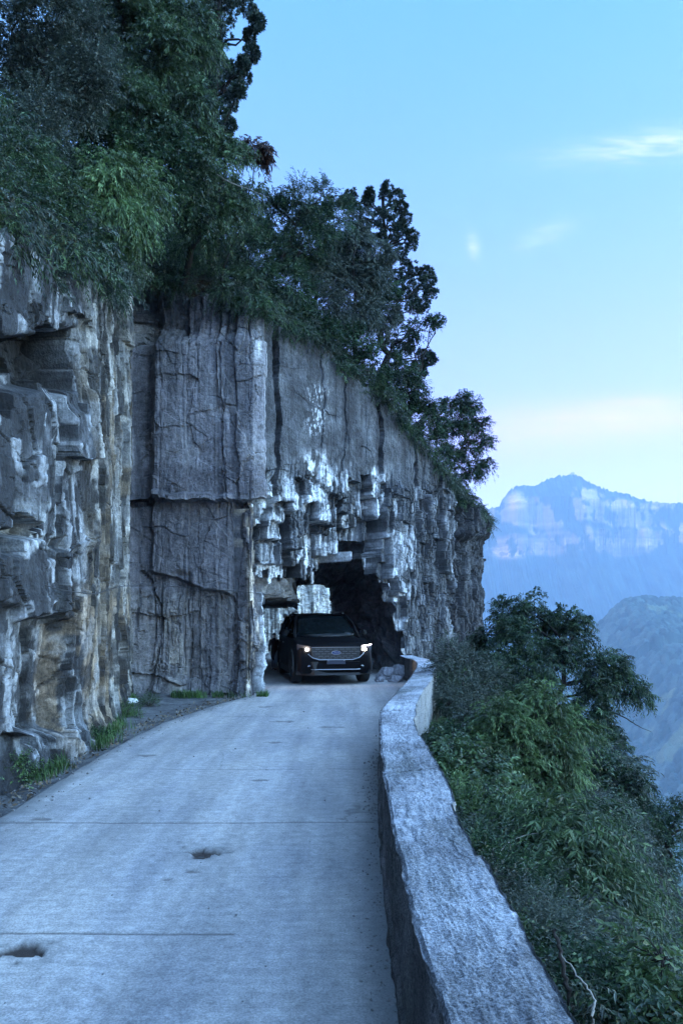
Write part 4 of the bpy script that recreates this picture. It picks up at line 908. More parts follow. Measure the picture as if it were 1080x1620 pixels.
add_tree('leafy_tree', 'tall grey-green tree directly behind the trunk of the tall juniper', 'tree', [(290, 120, 18, 50), (310, 220, 18, 45), (300, 10, 18.5, 45), (265, 60, 18, 50), (330, 300, 17.5, 40), (240, 200, 17, 60), (380, 370, 17, 34)], (290, 18), 'broad', 'leaf_grey', 26, GT, dens=.9, leafk=1.2)
add_tree('leafy_tree', 'thick dark tree between the feathery tree and the clumpy juniper', 'tree', [(480, 420, 18.5, 40), (530, 400, 19.5, 40), (450, 380, 18.5, 34), (500, 340, 19, 24), (560, 440, 20, 36), (600, 470, 20.5, 34), (415, 360, 18, 26)], (500, 19.5), 'broad', 'leaf_deep', 27, GT, dens=1.0, leafk=1.1)
# ---- right-hand slope
def sz_(x, Y): X = (x-HX)/F*Y; return float(slope_z(np.array([X]), np.array([Y]))[0])
GR = 'trees and bushes on the slope outside the parapet'
add_tree('sumac_tree', 'large dark drooping tree reaching out over the valley beyond the bend of the parapet', 'tree', [(805, 965, 15.5, 22), (840, 955, 15.5, 24), (780, 1000, 15.3, 32), (860, 985, 15.5, 30), (825, 1010, 15, 38), (895, 975, 15.3, 20), (918, 985, 15.3, 12), (905, 1010, 15.2, 24), (880, 1050, 15, 40), (830, 1060, 14.8, 40), (935, 1050, 15, 34), (968, 1050, 15, 22), (985, 1075, 15, 28), (1010, 1098, 15, 18), (945, 1090, 14.8, 34), (925, 1130, 14.5, 32), (960, 1150, 14.4, 24), (965, 1185, 14.2, 20), (790, 1045, 15, 34)], (850, 15), 'pinnate', 'leaf_deep', 31, GR, dens=1.0, bz=sz_(850, 15)-.3, trunk_r=.1)
add_tree('willowy_bush', 'fresh green bush with dark slanting stems behind the parapet', 'bush', [(790, 1140, 9.2, 38), (850, 1120, 9.5, 42), (900, 1150, 9.5, 34), (820, 1180, 9.1, 44), (880, 1195, 9.3, 40), (765, 1180, 9, 30), (900, 1220, 9.2, 26), (850, 1235, 9, 34), (862, 1100, 9.5, 26), (780, 1225, 8.8, 34)], (790, 8.8), 'narrow', 'leaf_bright', 32, GR, dens=1.7, leafk=.8, bz=sz_(790, 8.8)-.2, trunk_r=.035)
add_tree('soft_bush', 'soft grey-green bush hugging the outer side of the parapet bend', 'bush', [(718, 1040, 14, 30), (745, 1060, 13.6, 34), (720, 1080, 13.2, 30), (755, 1105, 12.6, 36), (710, 1110, 12.6, 22), (775, 1080, 13.6, 30), (700, 1060, 14.2, 20), (735, 1135, 11.8, 26)], (745, 13.2), 'feather', 'leaf_grey', 33, GR, dens=1.2, leafk=.8, bz=sz_(745, 13.2)-.2, trunk_r=.04)
add_tree('dark_tree', 'shadowy tree below the drooping tree on the outer slope', 'tree', [(940, 1215, 12, 36), (985, 1235, 12, 30), (910, 1250, 11.6, 36), (960, 1270, 11.6, 36), (1000, 1285, 11.8, 22), (985, 1320, 11.4, 28)], (930, 11.5), 'broad', 'leaf_deep', 34, GR, dens=1.2, bz=sz_(930, 11.5)-.3)
add_tree('spreading_tree', 'small flat-topped tree touching the right edge of the photo', 'tree', [(1035, 1300, 11.5, 26), (1068, 1290, 11.5, 24), (1085, 1310, 11.5, 24), (1050, 1335, 11.3, 22), (1040, 1375, 11, 18), (1062, 1355, 11.2, 16)], (1020, 11), 'feather', 'leaf_deep', 35, GR, dens=1.3, leafk=.8, bz=sz_(1020, 11)-.3)
add_tree('rusty_bush', 'small rusty brown bush at the foot of the fresh green bush', 'bush', [(835, 1290, 7.6, 26), (865, 1300, 7.8, 24), (850, 1325, 7.5, 20)], (850, 7.5), 'small', 'leaf_red', 36, GR, dens=1.6, leafk=.9, bz=sz_(850, 7.5)-.1, trunk_r=.02)
add_tree('leafy_bush', 'low round-leaved bush against the parapet below the rusty bush', 'bush', [(780, 1290, 6.9, 30), (760, 1265, 7.1, 24), (800, 1325, 6.7, 28), (775, 1335, 6.5, 24)], (785, 6.7), 'broad', 'leaf_deep', 37, GR, dens=1.6, leafk=.8, bz=sz_(785, 6.7)-.1, trunk_r=.02)
# sapling in the lower right corner with large leaves
KIND['big'] = (.34, 9, .125, .042, .2, .8, 1.0, .25, 26)
add_tree('large_leaf_sapling', 'sapling with large pointed light green leaves in the lower right corner', 'sapling', [(1045, 1500, 3.6, 55), (1060, 1560, 3.5, 60), (1030, 1600, 3.4, 50)], (1035, 3.5), 'big', 'leaf_bright', 38, GR, dens=1.5, leafk=.42, bz=-.75, trunk_r=.01)
# ---- uncountable undergrowth
def shrubs(name, label, centres, radii, kinds, mats, seed, leafk=None, twn=60, upb=.35):
    rng = np.random.default_rng(seed); kk = np.array(kinds)
    first = None
    bym = {}
    for i, (c, r) in enumerate(zip(centres, radii)):
        tl, nl, ll, lw, dr, fw, sdw, dn, dn2 = KIND[kk[i]]; k = max(10, int(twn*(.5+r)))
        q = ball(rng, k, .3); q[:, 2] = np.abs(q[:, 2])*1.0-.15
        lk = 1.0 if leafk is None else leafk[i]
        v, f, t, _ = leaves(c+q*r, unit(q+rdir(rng, k)*.5+np.array([0, 0, upb])), tl*(.6+.8*rng.random(k))*min(1, .5+r), nl, ll*lk, lw*lk, rng, dr, fw, sdw, dn)
        t = np.clip(t+.25*(rng.random()-.5), 0, 1)
        bym.setdefault(mats[i], []).append((v, f, t))
    vs, fs, ts, mi, n = [], [], [], [], 0
    ml = list(bym)
    for a, m in enumerate(ml):
        for v, f, t in bym[m]: vs.append(v); fs.append(f+n); ts.append(t); mi.append(np.full(len(f), a)); n += len(v)
    me = mesh_np(name, np.concatenate(vs), np.concatenate(fs), face_attr=np.concatenate(ts))
    o = link(name, me, [M[m] for m in ml], kind='stuff', label=label)
    me.polygons.foreach_set('material_index', np.concatenate(mi).astype(np.int32)); me.update(); return o
rng = np.random.default_rng(77)
# hill undergrowth
n0 = 5200; X_ = rng.uniform(-13, 5.5, n0); Y_ = rng.uniform(6, 30, n0); d_, h_ = hill_info(X_, Y_); ok = inside(X_, Y_) & (d_ < 7.5) & (rng.random(n0) < np.clip(1.25-d_/6, .2, 1)) & (X_ > -3-.52*Y_)
ok &= ~((Y_ > 26.5) & (X_ < 3))
X_, Y_, d_ = X_[ok], Y_[ok], d_[ok]; z_ = hill_z(X_, Y_); nS = len(X_); print('hill shrubs', nS)
km = rng.choice(['small', 'broad', 'narrow', 'feather'], nS, p=[.3, .3, .25, .15]); mm = rng.choice(['leaf_deep', 'leaf_mid', 'leaf_grey'], nS, p=[.5, .28, .22])
rad = .35+.5*rng.random(nS)
zon = np.where(X_ > -1.2, .55, 1.0); rad *= zon; rad = np.minimum(rad, .10+.42*d_)
cen_ = [np.array([x, y, z+.1]) for x, y, z in zip(X_, Y_, z_)]
shrubs('undergrowth', 'tangled shrubs and vines covering the slope above the cliffs', cen_, rad, km, mm, 78, twn=46)
# fringe hanging over the rim
ss_ = rng.uniform(np.interp(6.6, PATH[:8, 1], SC[:8]), s_of_vertex(19), 330); xx, yy = path_at(ss_); hh_ = np.interp(ss_, S, Hs)
t_ = (rng.random(len(ss_))-.55)*.5; nxs, nys = np.interp(ss_, S, nx), np.interp(ss_, S, ny)
fr = [np.array([a+nn*tt, b+mm_*tt, h+.12*rng.normal()]) for a, b, nn, mm_, tt, h in zip(xx, yy, nxs, nys, t_, hh_)]
frr = np.where(xx > -1.3, .20, .22)*(.7+.6*rng.random(len(ss_)))
shrubs('rim_plants', 'leafy fringe hanging over the cliff rim', fr, frr, rng.choice(['narrow', 'small', 'broad'], len(ss_)), rng.choice(['leaf_mid', 'leaf_deep', 'leaf_grey'], len(ss_)), 79, twn=52, upb=-.25)
# slope undergrowth
n0 = 3400; Y_ = 1.6+24*rng.random(n0)**1.25; uu = rng.random(n0)*(slope_edge(Y_)+.9); X_ = out_x(Y_)+.10+uu
ok = (X_/Y_ < .62) & (fbm(X_*.9, Y_*.8, 0, 330, 3) > -.14); X_, Y_, uu = X_[ok], Y_[ok], uu[ok]; z_ = slope_z(X_, Y_); nS = len(X_); print('slope shrubs', nS)
cl_ = vor(X_/.75, Y_/.95, 331, .9, 1.0); core = np.clip(1-1.5*np.hypot(cl_[3], cl_[4]), 0, 1)                   # each cell is one bush
rad = (.15+.16*rng.random(nS)+.26*core*cl_[0])*np.clip(.5+Y_/11, .6, 1.25); rad = np.minimum(rad, .17+uu*.7)
lift = .55*core*cl_[0]*np.clip(uu*1.5, .15, 1)*np.clip(.5+Y_/9, .6, 1.3)
kk_ = np.array(['small', 'broad', 'narrow', 'broad', 'feather', 'pinnate']); km = kk_[(cl_[1]*6).astype(int) % 6]
mk_ = np.array(['leaf_deep', 'leaf_mid', 'leaf_grey', 'leaf_bright', 'leaf_deep', 'leaf_mid', 'leaf_grey']); mm = mk_[(cl_[2]*7).astype(int) % 7]
lk = np.clip(.5+Y_/18, .58, 1.2)*(.75+.6*cl_[0])
shrubs('undergrowth', 'mixed weeds and low shrubs covering the slope outside the parapet', [np.array([x, y, z+.03+l]) for x, y, z, l in zip(X_, Y_, z_, lift)], rad, km, mm, 80, leafk=lk, twn=74)
# grass blades
def blades(name, label, pts, h, wdt, seed, mat, lean=.5, **tags):
    rng = np.random.default_rng(seed); n = len(pts); pts = np.asarray(pts); hh = h*(.5+.8*rng.random((n, 1))) if np.isscalar(h) else np.asarray(h)[:, None]*(.5+.8*rng.random((n, 1)))
    a = rng.random(n)*6.283; dr = np.stack([np.cos(a), np.sin(a), 0*a], -1); sd = np.stack([-np.sin(a), np.cos(a), 0*a], -1)*wdt; ln = lean*rng.random((n, 1))
    m1 = pts+dr*hh*ln*.35; m1[:, 2] += .6*hh[:, 0]; tip = pts+dr*hh*ln; tip[:, 2] += hh[:, 0]*(1-.35*ln[:, 0])
    v = np.stack([pts-sd, pts+sd, m1+sd*.8, m1-sd*.8, tip+sd*.15, tip-sd*.15], 1).reshape(-1, 3); i = np.arange(n)[:, None]*6
    f = np.concatenate([i+np.array([[0, 1, 2, 3]]), i+np.array([[3, 2, 4, 5]])]); t = np.tile(np.clip(.5+.25*rng.normal(size=n), 0, 1), 2)
    return link(name, mesh_np(name, v, f, face_attr=t), M[mat], label=label, **tags)
n0 = 16000; Y_ = 1.5+19*rng.random(n0)**1.3; uu = rng.random(n0)**1.5*2.6; X_ = out_x(Y_)+.04+uu; cl = fbm(X_*1.2, Y_*1.2, 0, 310, 3) > -.05
X_, Y_ = X_[cl], Y_[cl]; blades('grass', 'dry and green grass blades among the slope weeds', np.stack([X_, Y_, slope_z(X_, Y_)], -1), .38, .0035, 81, 'drygrass', .9, kind='stuff')
# weeds along the cliff foot
def foot(x, Y): X = np.interp(Y, PATH[:8, 1], PATH[:8, 0]); return X
pts = []
for _ in range(5200):
    if rng.random() < .45:
        Y = rng.uniform(6.5, 14.8); X = np.interp(Y, PATH[:8, 1], PATH[:8, 0])+.12+abs(rng.normal())*.12
    else: X = rng.uniform(-4.2, -1.5); Y = 15.3-abs(rng.normal())*.13-.15
    if fbm(np.array([X*1.6]), np.array([Y*1.3]), 0, 320, 3)[0] > .02: pts.append((X, Y, 0.0))
blades('grass', 'green grass tufts along the foot of the cliff', np.array(pts), .15, .005, 82, 'grass', .8, kind='stuff')
def plant(name, label, px, py, r, kind, mat, seed, lk=1.0, n=60):
    Y = CZ*F/(py-HY); c = P(px, py, Y); rng = np.random.default_rng(seed); k = n
    q = ball(rng, k, .2); q[:, 2] = abs(q[:, 2]); tl, nl, ll, lw, dr, fw, sdw, dn, _ = KIND[kind]
    v, f, t, _ = leaves(q*r*.8, unit(q+rdir(rng, k)*.4+np.array([0, 0, .5])), r*.9*(.5+.6*rng.random(k)), nl, ll*lk, lw*lk, rng, dr, fw, sdw, dn)
    root = empty(name, tuple(c), label=label, category='plant')
    wood = [limb(np.zeros(3), q[i]*r*.9, .005, .002, rng, 4, sides=4)[0] for i in range(0, k, 3)]; wv_, wf_ = merge(wood)
    link('stem', mesh_np('stem', wv_, wf_), M['bark'], root); link('foliage', mesh_np('foliage', v, f, face_attr=t), M[mat], root)
plant('ferny_weed', 'bright green ferny weed at the cliff foot on the left edge', 14, 1240, .30, 'broad', 'leaf_bright', 91, .6, 260)
plant('ferny_weed', 'small green weed just right of the bright one at the cliff foot', 62, 1215, .13, 'small', 'leaf_bright', 92, .6, 60)
plant('dark_weed', 'dark leafy weed under the pale ribbed rock edge', 152, 1172, .17, 'broad', 'leaf_deep', 93, .7, 90)
plant('green_weed', 'spreading green weed beside the small boulder', 196, 1135, .27, 'small', 'leaf_bright', 94, .9, 130)
plant('green_weed', 'low green weed right of the small boulder', 238, 1118, .22, 'small', 'leaf_mid', 95, .9, 90)
# ------------------------------------------------------------------ small things
rng = np.random.default_rng(900)
def rock_obj(name, label, loc, size, seed, cat='rock', group=None, colr=(.2, .2, .2), n=26):
    u = np.linspace(0, 2*np.pi, n*2, endpoint=False); v = np.linspace(.0, np.pi, n); Uu, Vv = np.meshgrid(u, v, indexing='ij')
    p = np.stack([np.cos(Uu)*np.sin(Vv), np.sin(Uu)*np.sin(Vv), np.cos(Vv)], -1); q = vor(p[..., 0]*1.4+p[..., 2], p[..., 1]*1.4-p[..., 2], seed, .9)
    r = 1+.30*fbm(p[..., 0]*1.6+seed, p[..., 1]*1.6, p[..., 2]*1.6, seed, 3)+.14*(q[0]-.5)+.05*fbm(p[..., 0]*7, p[..., 1]*7, p[..., 2]*7, seed, 3)
    ax_ = [np.array(v_, float)/np.linalg.norm(v_) for v_ in ((1, .3, .5), (-.6, .9, .4), (.2, -1, .6), (-.9, -.4, .5), (.1, .2, 1), (.8, -.5, -.2), (-.3, .6, -.9))]
    p = p*r[..., None]
    for q_, a_ in enumerate(ax_):
        lim = .62+.2*((seed*7+q_*3) % 5)/5; ex_ = np.maximum((p*a_).sum(-1, keepdims=True)-lim, 0); p = p-ex_*a_*.92
    p = p*np.array(size)
    m, k = p.shape[:2]; f = []
    i, j = np.meshgrid(np.arange(m), np.arange(k-1), indexing='ij'); f = np.stack([i*k+j, (i+1) % m*k+j, (i+1) % m*k+j+1, i*k+j+1], -1).reshape(-1, 4)
    me = mesh_np(name, p.reshape(-1, 3), f, np.ones((m*k, 3))*np.array(colr)); me.validate()
    o = link(name, me, M['rock'], label=label, category=cat); o.location = loc
    if group: o['group'] = group
    return o
rock_obj('boulder', 'small pale boulder lying in the weeds at the foot of the dark wall', P(208, 1112, 14.1), (.17, .14, .13), 7, colr=(.36, .37, .36))
# rubble heaped at the right jamb of the tunnel
for i, (x, y, sx_) in enumerate(((612, 1072, .30), (632, 1066, .34), (625, 1080, .20), (600, 1080, .13), (642, 1072, .22), (614, 1058, .26))):
    Y = min(CZ*F/(y-HY), 19.2)
    rock_obj('rubble', 'jagged dark rock in the rubble heap at the right side of the tunnel mouth', np.array([(x-HX)/F*Y, Y, .08+.10*(i in (5, 1))]), (sx_, sx_*.8, sx_*.75), 20+i, group='rubble inside the parapet at the tunnel mouth', colr=(.11, .11, .12))
# layered outcrop on the outer slope
oc = P(1006, 1400, 12.0); ov, of_ = [], []
u = np.linspace(0, 2*np.pi, 160, endpoint=False); zc_ = np.linspace(-1.6, .55, 150); Uu, Zc = np.meshgrid(u, zc_, indexing='ij')
lay = vor(Uu*0+.5, Zc/.13, 951)[0]; q = vor(Uu*3.2, Zc/.14, 952); R_ = (.36-.16*Zc*(Zc > 0)-.10*(Zc < 0)*Zc)*(.86+.26*lay+.25*(q[0]-.5))+.03*fbm(np.cos(Uu)*4, np.sin(Uu)*4, Zc*3, 953, 3)
R_[:, -1] = .02; vv_ = np.stack([R_*np.cos(Uu)*.75, R_*np.sin(Uu), Zc+.03*fbm(Uu*2, Zc*0, 0, 954, 2)], -1)
i, j = np.meshgrid(np.arange(160), np.arange(149), indexing='ij'); ff_ = np.stack([i*150+j, (i+1) % 160*150+j, (i+1) % 160*150+j+1, i*150+j+1], -1).reshape(-1, 4)
cc_ = np.ones(vv_.shape)*(.13+.25*(q[1]-.3).clip(0, 1))[..., None]
o = link('rock_outcrop', mesh_np('rock_outcrop', vv_.reshape(-1, 3), ff_, cc_.reshape(-1, 3)), M['rock'], label='stack of thin dark rock layers jutting from the outer slope at right', category='rock'); o.location = oc
# dead sticks
def stick(name, label, pts, r0, r1, mat, cat='stick'):
    p = np.array([P(*q) for q in pts]); t = np.linspace(0, len(p)-1, 26); pp = np.stack([np.interp(t, np.arange(len(p)), p[:, k]) for k in range(3)], -1)
    for _ in range(4): pp[1:-1] = (pp[:-2]+2*pp[1:-1]+pp[2:])/4
    pp += .0035*np.random.default_rng(len(pts)).normal(size=pp.shape)
    v, f = tube_np(pp-pp[0], np.linspace(r0, r1, len(pp)), 8); o = link(name, mesh_np(name, v, f, smooth=True), mat, label=label, category=cat); o.location = pp[0]; return o
stick('dead_stick', 'thick broken dark stick poking up from the weeds beside the parapet', [(904, 1600, 3.25), (893, 1545, 3.3), (884, 1500, 3.35), (876, 1470, 3.4)], .011, .008, M['bark_dark'])
stick('bare_twig', 'pale bare twig curving out of the weeds at the bottom right', [(938, 1630, 2.9), (936, 1600, 2.9), (944, 1586, 2.95), (925, 1560, 3.0), (903, 1530, 3.05), (886, 1508, 3.1)], .006, .002, M['bark_pale'])
stick('bare_twig', 'long dry stem arching over the weeds beside the middle of the parapet', [(775, 1390, 5.2), (790, 1345, 5.4), (815, 1325, 5.6), (850, 1318, 5.8)], .005, .002, M['bark_pale'])
stick('bare_branch', 'long bare grey branch sticking out of the hillside foliage toward the sky', [(262, 262, 14.2), (300, 262, 14.2), (335, 270, 14.1), (360, 288, 14.1), (390, 298, 14.1), (425, 312, 14.1)], .022, .005, M['bark_pale'], 'branch')
stick('bare_branch', 'leafless dark branch reaching right below the drooping tree over the valley', [(940, 1112, 14.6), (965, 1125, 14.6), (990, 1136, 14.6), (1010, 1150, 14.6), (1030, 1158, 14.6)], .02, .003, M['bark_dark'], 'branch')
# cable along the rock
cp = [(-60, 880, 6.0), (0, 900, 6.85), (35, 922, 7.2), (75, 934, 7.9), (130, 940, 9.1), (172, 928, 11.8), (215, 925, 14.7), (290, 930, 15.0), (370, 936, 15.0), (424, 942, 15.1)]
cpt = np.array([P(*q) for q in cp]); cpt[:, 0] += .16
cpt = np.array([np.array([ (x+ .0), y, z]) for x, y, z in cpt])
t = np.linspace(0, len(cpt)-1, 80); pp = np.stack([np.interp(t, np.arange(len(cpt)), cpt[:, k]) for k in range(3)], -1)
v, f = tube_np(pp, np.full(len(pp), .007), 6); link('cable', mesh_np('cable', v, f, smooth=True), plain('black cable sheath', (.02, .02, .022), .6), label='thin black cable strung along the rock face left of the tunnel', category='cable')
# fallen leaves in the gutter
lv = []; 
n0 = 900; Yl = 6+9*rng.random(n0); Xl = np.interp(Yl, np.array(LEFT)[:, 1], np.array(LEFT)[:, 0])-.02-np.abs(rng.normal(size=n0))*.25; a = rng.random(n0)*6.28; s_ = .012+.018*rng.random(n0)
c0 = np.stack([Xl, Yl, .016+.012*rng.random(n0)], -1); d1 = np.stack([np.cos(a), np.sin(a), .5*rng.normal(size=n0)], -1)*s_[:, None]; d2 = np.stack([-np.sin(a), np.cos(a), .5*rng.normal(size=n0)], -1)*s_[:, None]*.5
v = np.stack([c0-d1, c0+d2, c0+d1, c0-d2], 1).reshape(-1, 3); link('litter', mesh_np('litter', v, np.arange(len(v)).reshape(-1, 4), face_attr=rng.random(n0)), mat_leaf('dead leaves', (.05, .035, .02), (.14, .10, .06), (.28, .24, .17), 0.0, .8), kind='stuff', label='fallen leaves and grit along the road edge')

# grit and pebbles gathered along both road edges
ng = 2600; Yg = 2.2+13*rng.random(ng)**1.4; side_ = rng.random(ng) < .5
Xg = np.where(side_, wall_inner_x(Yg)-.015-np.abs(rng.normal(size=ng))*.07, np.interp(Yg, np.array(LEFT)[:, 1], np.array(LEFT)[:, 0])+(rng.random(ng)**2)*.5-.25)
far_ = rng.random(ng) < .04; Xg = np.where(far_, rng.uniform(-2.6, .2, ng), Xg)
sg = (.003+.007*rng.random(ng)**3)*(1+.6*(Yg > 6)); jt = lambda: .6+.8*rng.random((ng, 1))
cg = np.stack([Xg, Yg, .020+sg*.4], -1); ag = rng.random(ng)*6.28; ux = np.stack([np.cos(ag), np.sin(ag), 0*ag], -1)*sg[:, None]; uy = np.stack([-np.sin(ag), np.cos(ag), 0*ag], -1)*sg[:, None]; uz = np.array([[0, 0, 1.0]])*sg[:, None]*.7
vg = np.stack([cg+ux*jt(), cg+uy*jt(), cg-ux*jt(), cg-uy*jt(), cg+uz*jt(), cg-uz*.8], 1).reshape(-1, 3); o6 = np.arange(ng)[:, None, None]*6
fg = (o6+np.array([[0, 1, 4], [1, 2, 4], [2, 3, 4], [3, 0, 4], [1, 0, 5], [2, 1, 5], [3, 2, 5], [0, 3, 5]])[None]).reshape(-1, 3)
link('gravel', mesh_np('gravel', vg, fg), plain('grit', (.16, .155, .15), .9), kind='stuff', label='grit and pebbles gathered along the road edges')

# ------------------------------------------------------------------ car
CAR = dict(black=plain('black car paint', (.003, .003, .004), .45, 0, .06), trim=plain('dark plastic trim', (.012, .012, .013), .6), chrome=plain('chrome trim', (.24, .25, .27), .3, 1.0),
           glass=plain('dark car glass', (.004, .006, .007), .1, 0, .14), tyre=plain('tyre rubber', (.012, .012, .012), .85), rim=plain('alloy wheel', (.22, .22, .23), .35, .9),
           lamp=plain('lit headlight', (.9, .9, .85), .3, 0, .5, (1.0, .88, .66), 14.0), strip=plain('lit daytime strip', (.9, .9, .9), .3, 0, .5, (1.0, .86, .92), 3.0), blue=plain('badge blue', (.02, .05, .16), .25), plate=plain('number plate', (.012, .018, .035), .5), lens=plain('lamp housing', (.05, .05, .06), .1))
def car(label):
    # local frame: front faces -y, origin on the ground midway
    root = empty('parked_car', (0, 0, 0), label=label, category='car'); Lh = 2.32; Wd = .93
    # body sides: rings across y, half profile mirrored
    def ring(y, w, zb, zs, zt, tuck=.0):
        # w: half width at shoulder, zb: bottom, zs: shoulder height, zt: deck height
        pr = [(w*.90, zb), (w*.985, zb+.10), (w*1.0, zb+.28), (w*1.0, (zb+zs)/2+.10), (w*.985, zs-.06), (w*.95, zs), (w*.80, zt-.005), (w*.45, zt+.012), (0, zt+.018)]
        return [(x, y, z) for x, z in pr]+[(-x, y, z) for x, z in pr[-2::-1]]
    ys = [(-2.34, .74, .36, .72, .76), (-2.29, .84, .28, .82, .88), (-2.18, .90, .24, .92, .97), (-1.95, .935, .22, .99, 1.03), (-1.55, .95, .22, 1.03, 1.075), (-1.05, .95, .22, 1.06, 1.11), (-.6, .95, .22, 1.08, 1.10), (0, .95, .22, 1.09, 1.10), (.8, .95, .22, 1.10, 1.11), (1.5, .95, .22, 1.12, 1.12), (2.0, .93, .24, 1.12, 1.12), (2.25, .90, .30, 1.10, 1.10), (2.36, .80, .42, 1.0, 1.02)]
    MB().loft([ring(*q) for q in ys]).build('body', CAR['black'], root, smooth=True, bevel=.02, sub=1)
    def gh(y, wb, wt, zb, zt): return [(wb, y, zb), ((wb+wt)/2+.02, y, (zb+zt)/2), (wt, y, zt-.05), (wt-.10, y, zt), (0, y, zt+.02), (-wt+.10, y, zt), (-wt, y, zt-.05), (-(wb+wt)/2-.02, y, (zb+zt)/2), (-wb, y, zb)]
    gl = [gh(-1.02, .80, .78, 1.07, 1.12), gh(-.55, .86, .70, 1.07, 1.45), (gh(-.12, .88, .66, 1.07, 1.655)), gh(.5, .89, .67, 1.08, 1.69), gh(1.3, .88, .66, 1.09, 1.68), gh(1.9, .86, .64, 1.10, 1.60), gh(2.22, .84, .66, 1.10, 1.22)]
    MB().loft(gl).build('glasshouse', CAR['glass'], root, smooth=True, sub=1)
    rf = [[(x*1.012, y, z+.012) for x, y, z in r[2:7]] for r in gl[2:6]]
    MB().loft(rf, close=False).build('roof', CAR['black'], root, smooth=True)
    pl = MB()
    for s in (-1, 1):
        pl.tube([(s*.82, -1.05, 1.09), (s*.755, -.55, 1.44), (s*.655, -.12, 1.655)], [.035, .032, .03], 8)
        pl.tube([(s*.90, .35, 1.08), (s*.72, .40, 1.64)], [.035, .03], 8); pl.tube([(s*.89, 1.35, 1.09), (s*.70, 1.25, 1.62)], [.035, .03], 8); pl.tube([(s*.86, 2.2, 1.1), (s*.70, 1.75, 1.6)], [.05, .045], 8)
        pl.tube([(s*.655, -.12, 1.655), (s*.675, .5, 1.69), (s*.66, 1.3, 1.67), (s*.64, 1.9, 1.6)], [.03]*4, 8)
    pl.build('pillar', CAR['black'], root, smooth=True)
    for s in (-1, 1):
        MB().tube([(s*.60, 0.0, 1.70), (s*.61, .15, 1.745), (s*.61, 1.3, 1.735), (s*.60, 1.5, 1.69)], [.018]*4, 8).build('roof_rail', CAR['chrome'], root, smooth=True)
        m = MB(); m.loft([[(s*(.93+a), -.62+b, 1.16+c) for a, b, c in ((0, 0, 0), (0, .09, 0), (0, .09, .1), (0, 0, .1))], [(s*(1.03+a), -.66+b, 1.13+c) for a, b, c in ((0, 0, 0), (0, .14, 0), (0, .12, .16), (0, .02, .16))], [(s*(1.12+a), -.63+b, 1.15+c) for a, b, c in ((0, 0, 0), (0, .10, 0), (0, .08, .12), (0, .02, .12))]]).build('wing_mirror', CAR['black'], root, smooth=False, bevel=.015)
        # doors: seams and handles
        for y0, y1 in ((-.55, .38), (.42, 1.32)):
            dm = MB(); dm.loft([[(s*.951, y0, .42), (s*.951, y0, 1.03), (s*.957, y0, 1.03), (s*.957, y0, .42)], [(s*.951, y1, .42), (s*.951, y1, 1.04), (s*.957, y1, 1.04), (s*.957, y1, .42)]]); dd_ = dm.build('door', CAR['black'], root)
            MB().box(min(s*.958, s*.985), max(s*.958, s*.985), y1-.24, y1-.05, .93, .955).build('handle', CAR['chrome'], dd_, bevel=.005)
        for yw in (-1.46, 1.42):
            w = MB(); pr = [(-.12, .30), (-.125, .345), (-.10, .37), (0, .375), (.10, .37), (.125, .345), (.12, .30), (.11, .24), (-.11, .24)]
            rings = [[(s*.83+x, yw+r*math.cos(a), .375+r*math.sin(a)) for x, r in pr] for a in np.linspace(0, 2*math.pi, 41)]
            wh = w.loft(rings, cap=False).build('wheel', CAR['tyre'], root, smooth=True)
            rm = MB()
            for k in range(5):
                a = k*2*math.pi/5+.3; dx_, dz_ = math.cos(a), math.sin(a); px_2, pz_2 = -dz_, dx_
                rm.loft([[(s*.93, yw+dx_*r+px_2*e, .375+dz_*r+pz_2*e) for e in (-.028, .028)]+[(s*.90, yw+dx_*r+px_2*e, .375+dz_*r+pz_2*e) for e in (.028, -.028)] for r in (.03, .25)])
            rm.tube([(s*.90, yw, .375), (s*.94, yw, .375)], [.06, .05], 16)
            rings = [[(s*x, yw+r*math.cos(a), .375+r*math.sin(a)) for x, r in ((.90, .235), (.935, .25), (.90, .255))] for a in np.linspace(0, 2*math.pi, 33)]; rm.loft(rings, cap=False); rm.build('rim', CAR['rim'], wh)
            ar = MB(); rings = [[(s*x, yw+r*math.cos(a), .375+r*math.sin(a)) for x, r in ((.94, .385), (.972, .39), (.972, .455), (.94, .46))] for a in np.linspace(-.18, math.pi+.18, 30)]
            ar.loft(rings, cap=True).build('wheel_arch', CAR['trim'], root)
            MB().tube([(s*.80, yw, .40), (s*.935, yw, .40)], [.385, .385], 28).build('wheel_well', CAR['tyre'], root)
        MB().box(min(s*.93, s*.972), max(s*.93, s*.972), -1.0, .98, .20, .34).build('sill', CAR['trim'], root, bevel=.01)
    # face of the car
    yf = -2.352
    g = MB(); g.loft([[(x, yf+.03-.0, z) for x, z in ((-.60, .90), (.60, .90), (.56, .66), (.42, .60), (-.42, .60), (-.56, .66))], [(x, yf-.005, z) for x, z in ((-.59, .89), (.59, .89), (.55, .665), (.41, .61), (-.41, .61), (-.55, .665))]])
    gr = g.build('grille', CAR['trim'], root)
    br = MB()
    for rI, z in enumerate((.855, .80, .745, .69, .645)):
        hw = np.interp(z, [.61, .665, .89], [.40, .54, .58]); nseg = 8; stp = 2*.58/nseg
        for k in range(-5, 6):
            x0 = k*stp+(stp/2 if rI % 2 else 0)-stp*.36; x1 = x0+stp*.72
            if x0 < -hw or x1 > hw or (abs((x0+x1)/2) < .13 and .70 < z < .84): continue
            br.box(x0, x1, yf-.018, yf-.006, z-.008, z+.006)
    br.build('grille_bars', plain('grey satin grille bars', (.10, .10, .105), .4, .8), gr)
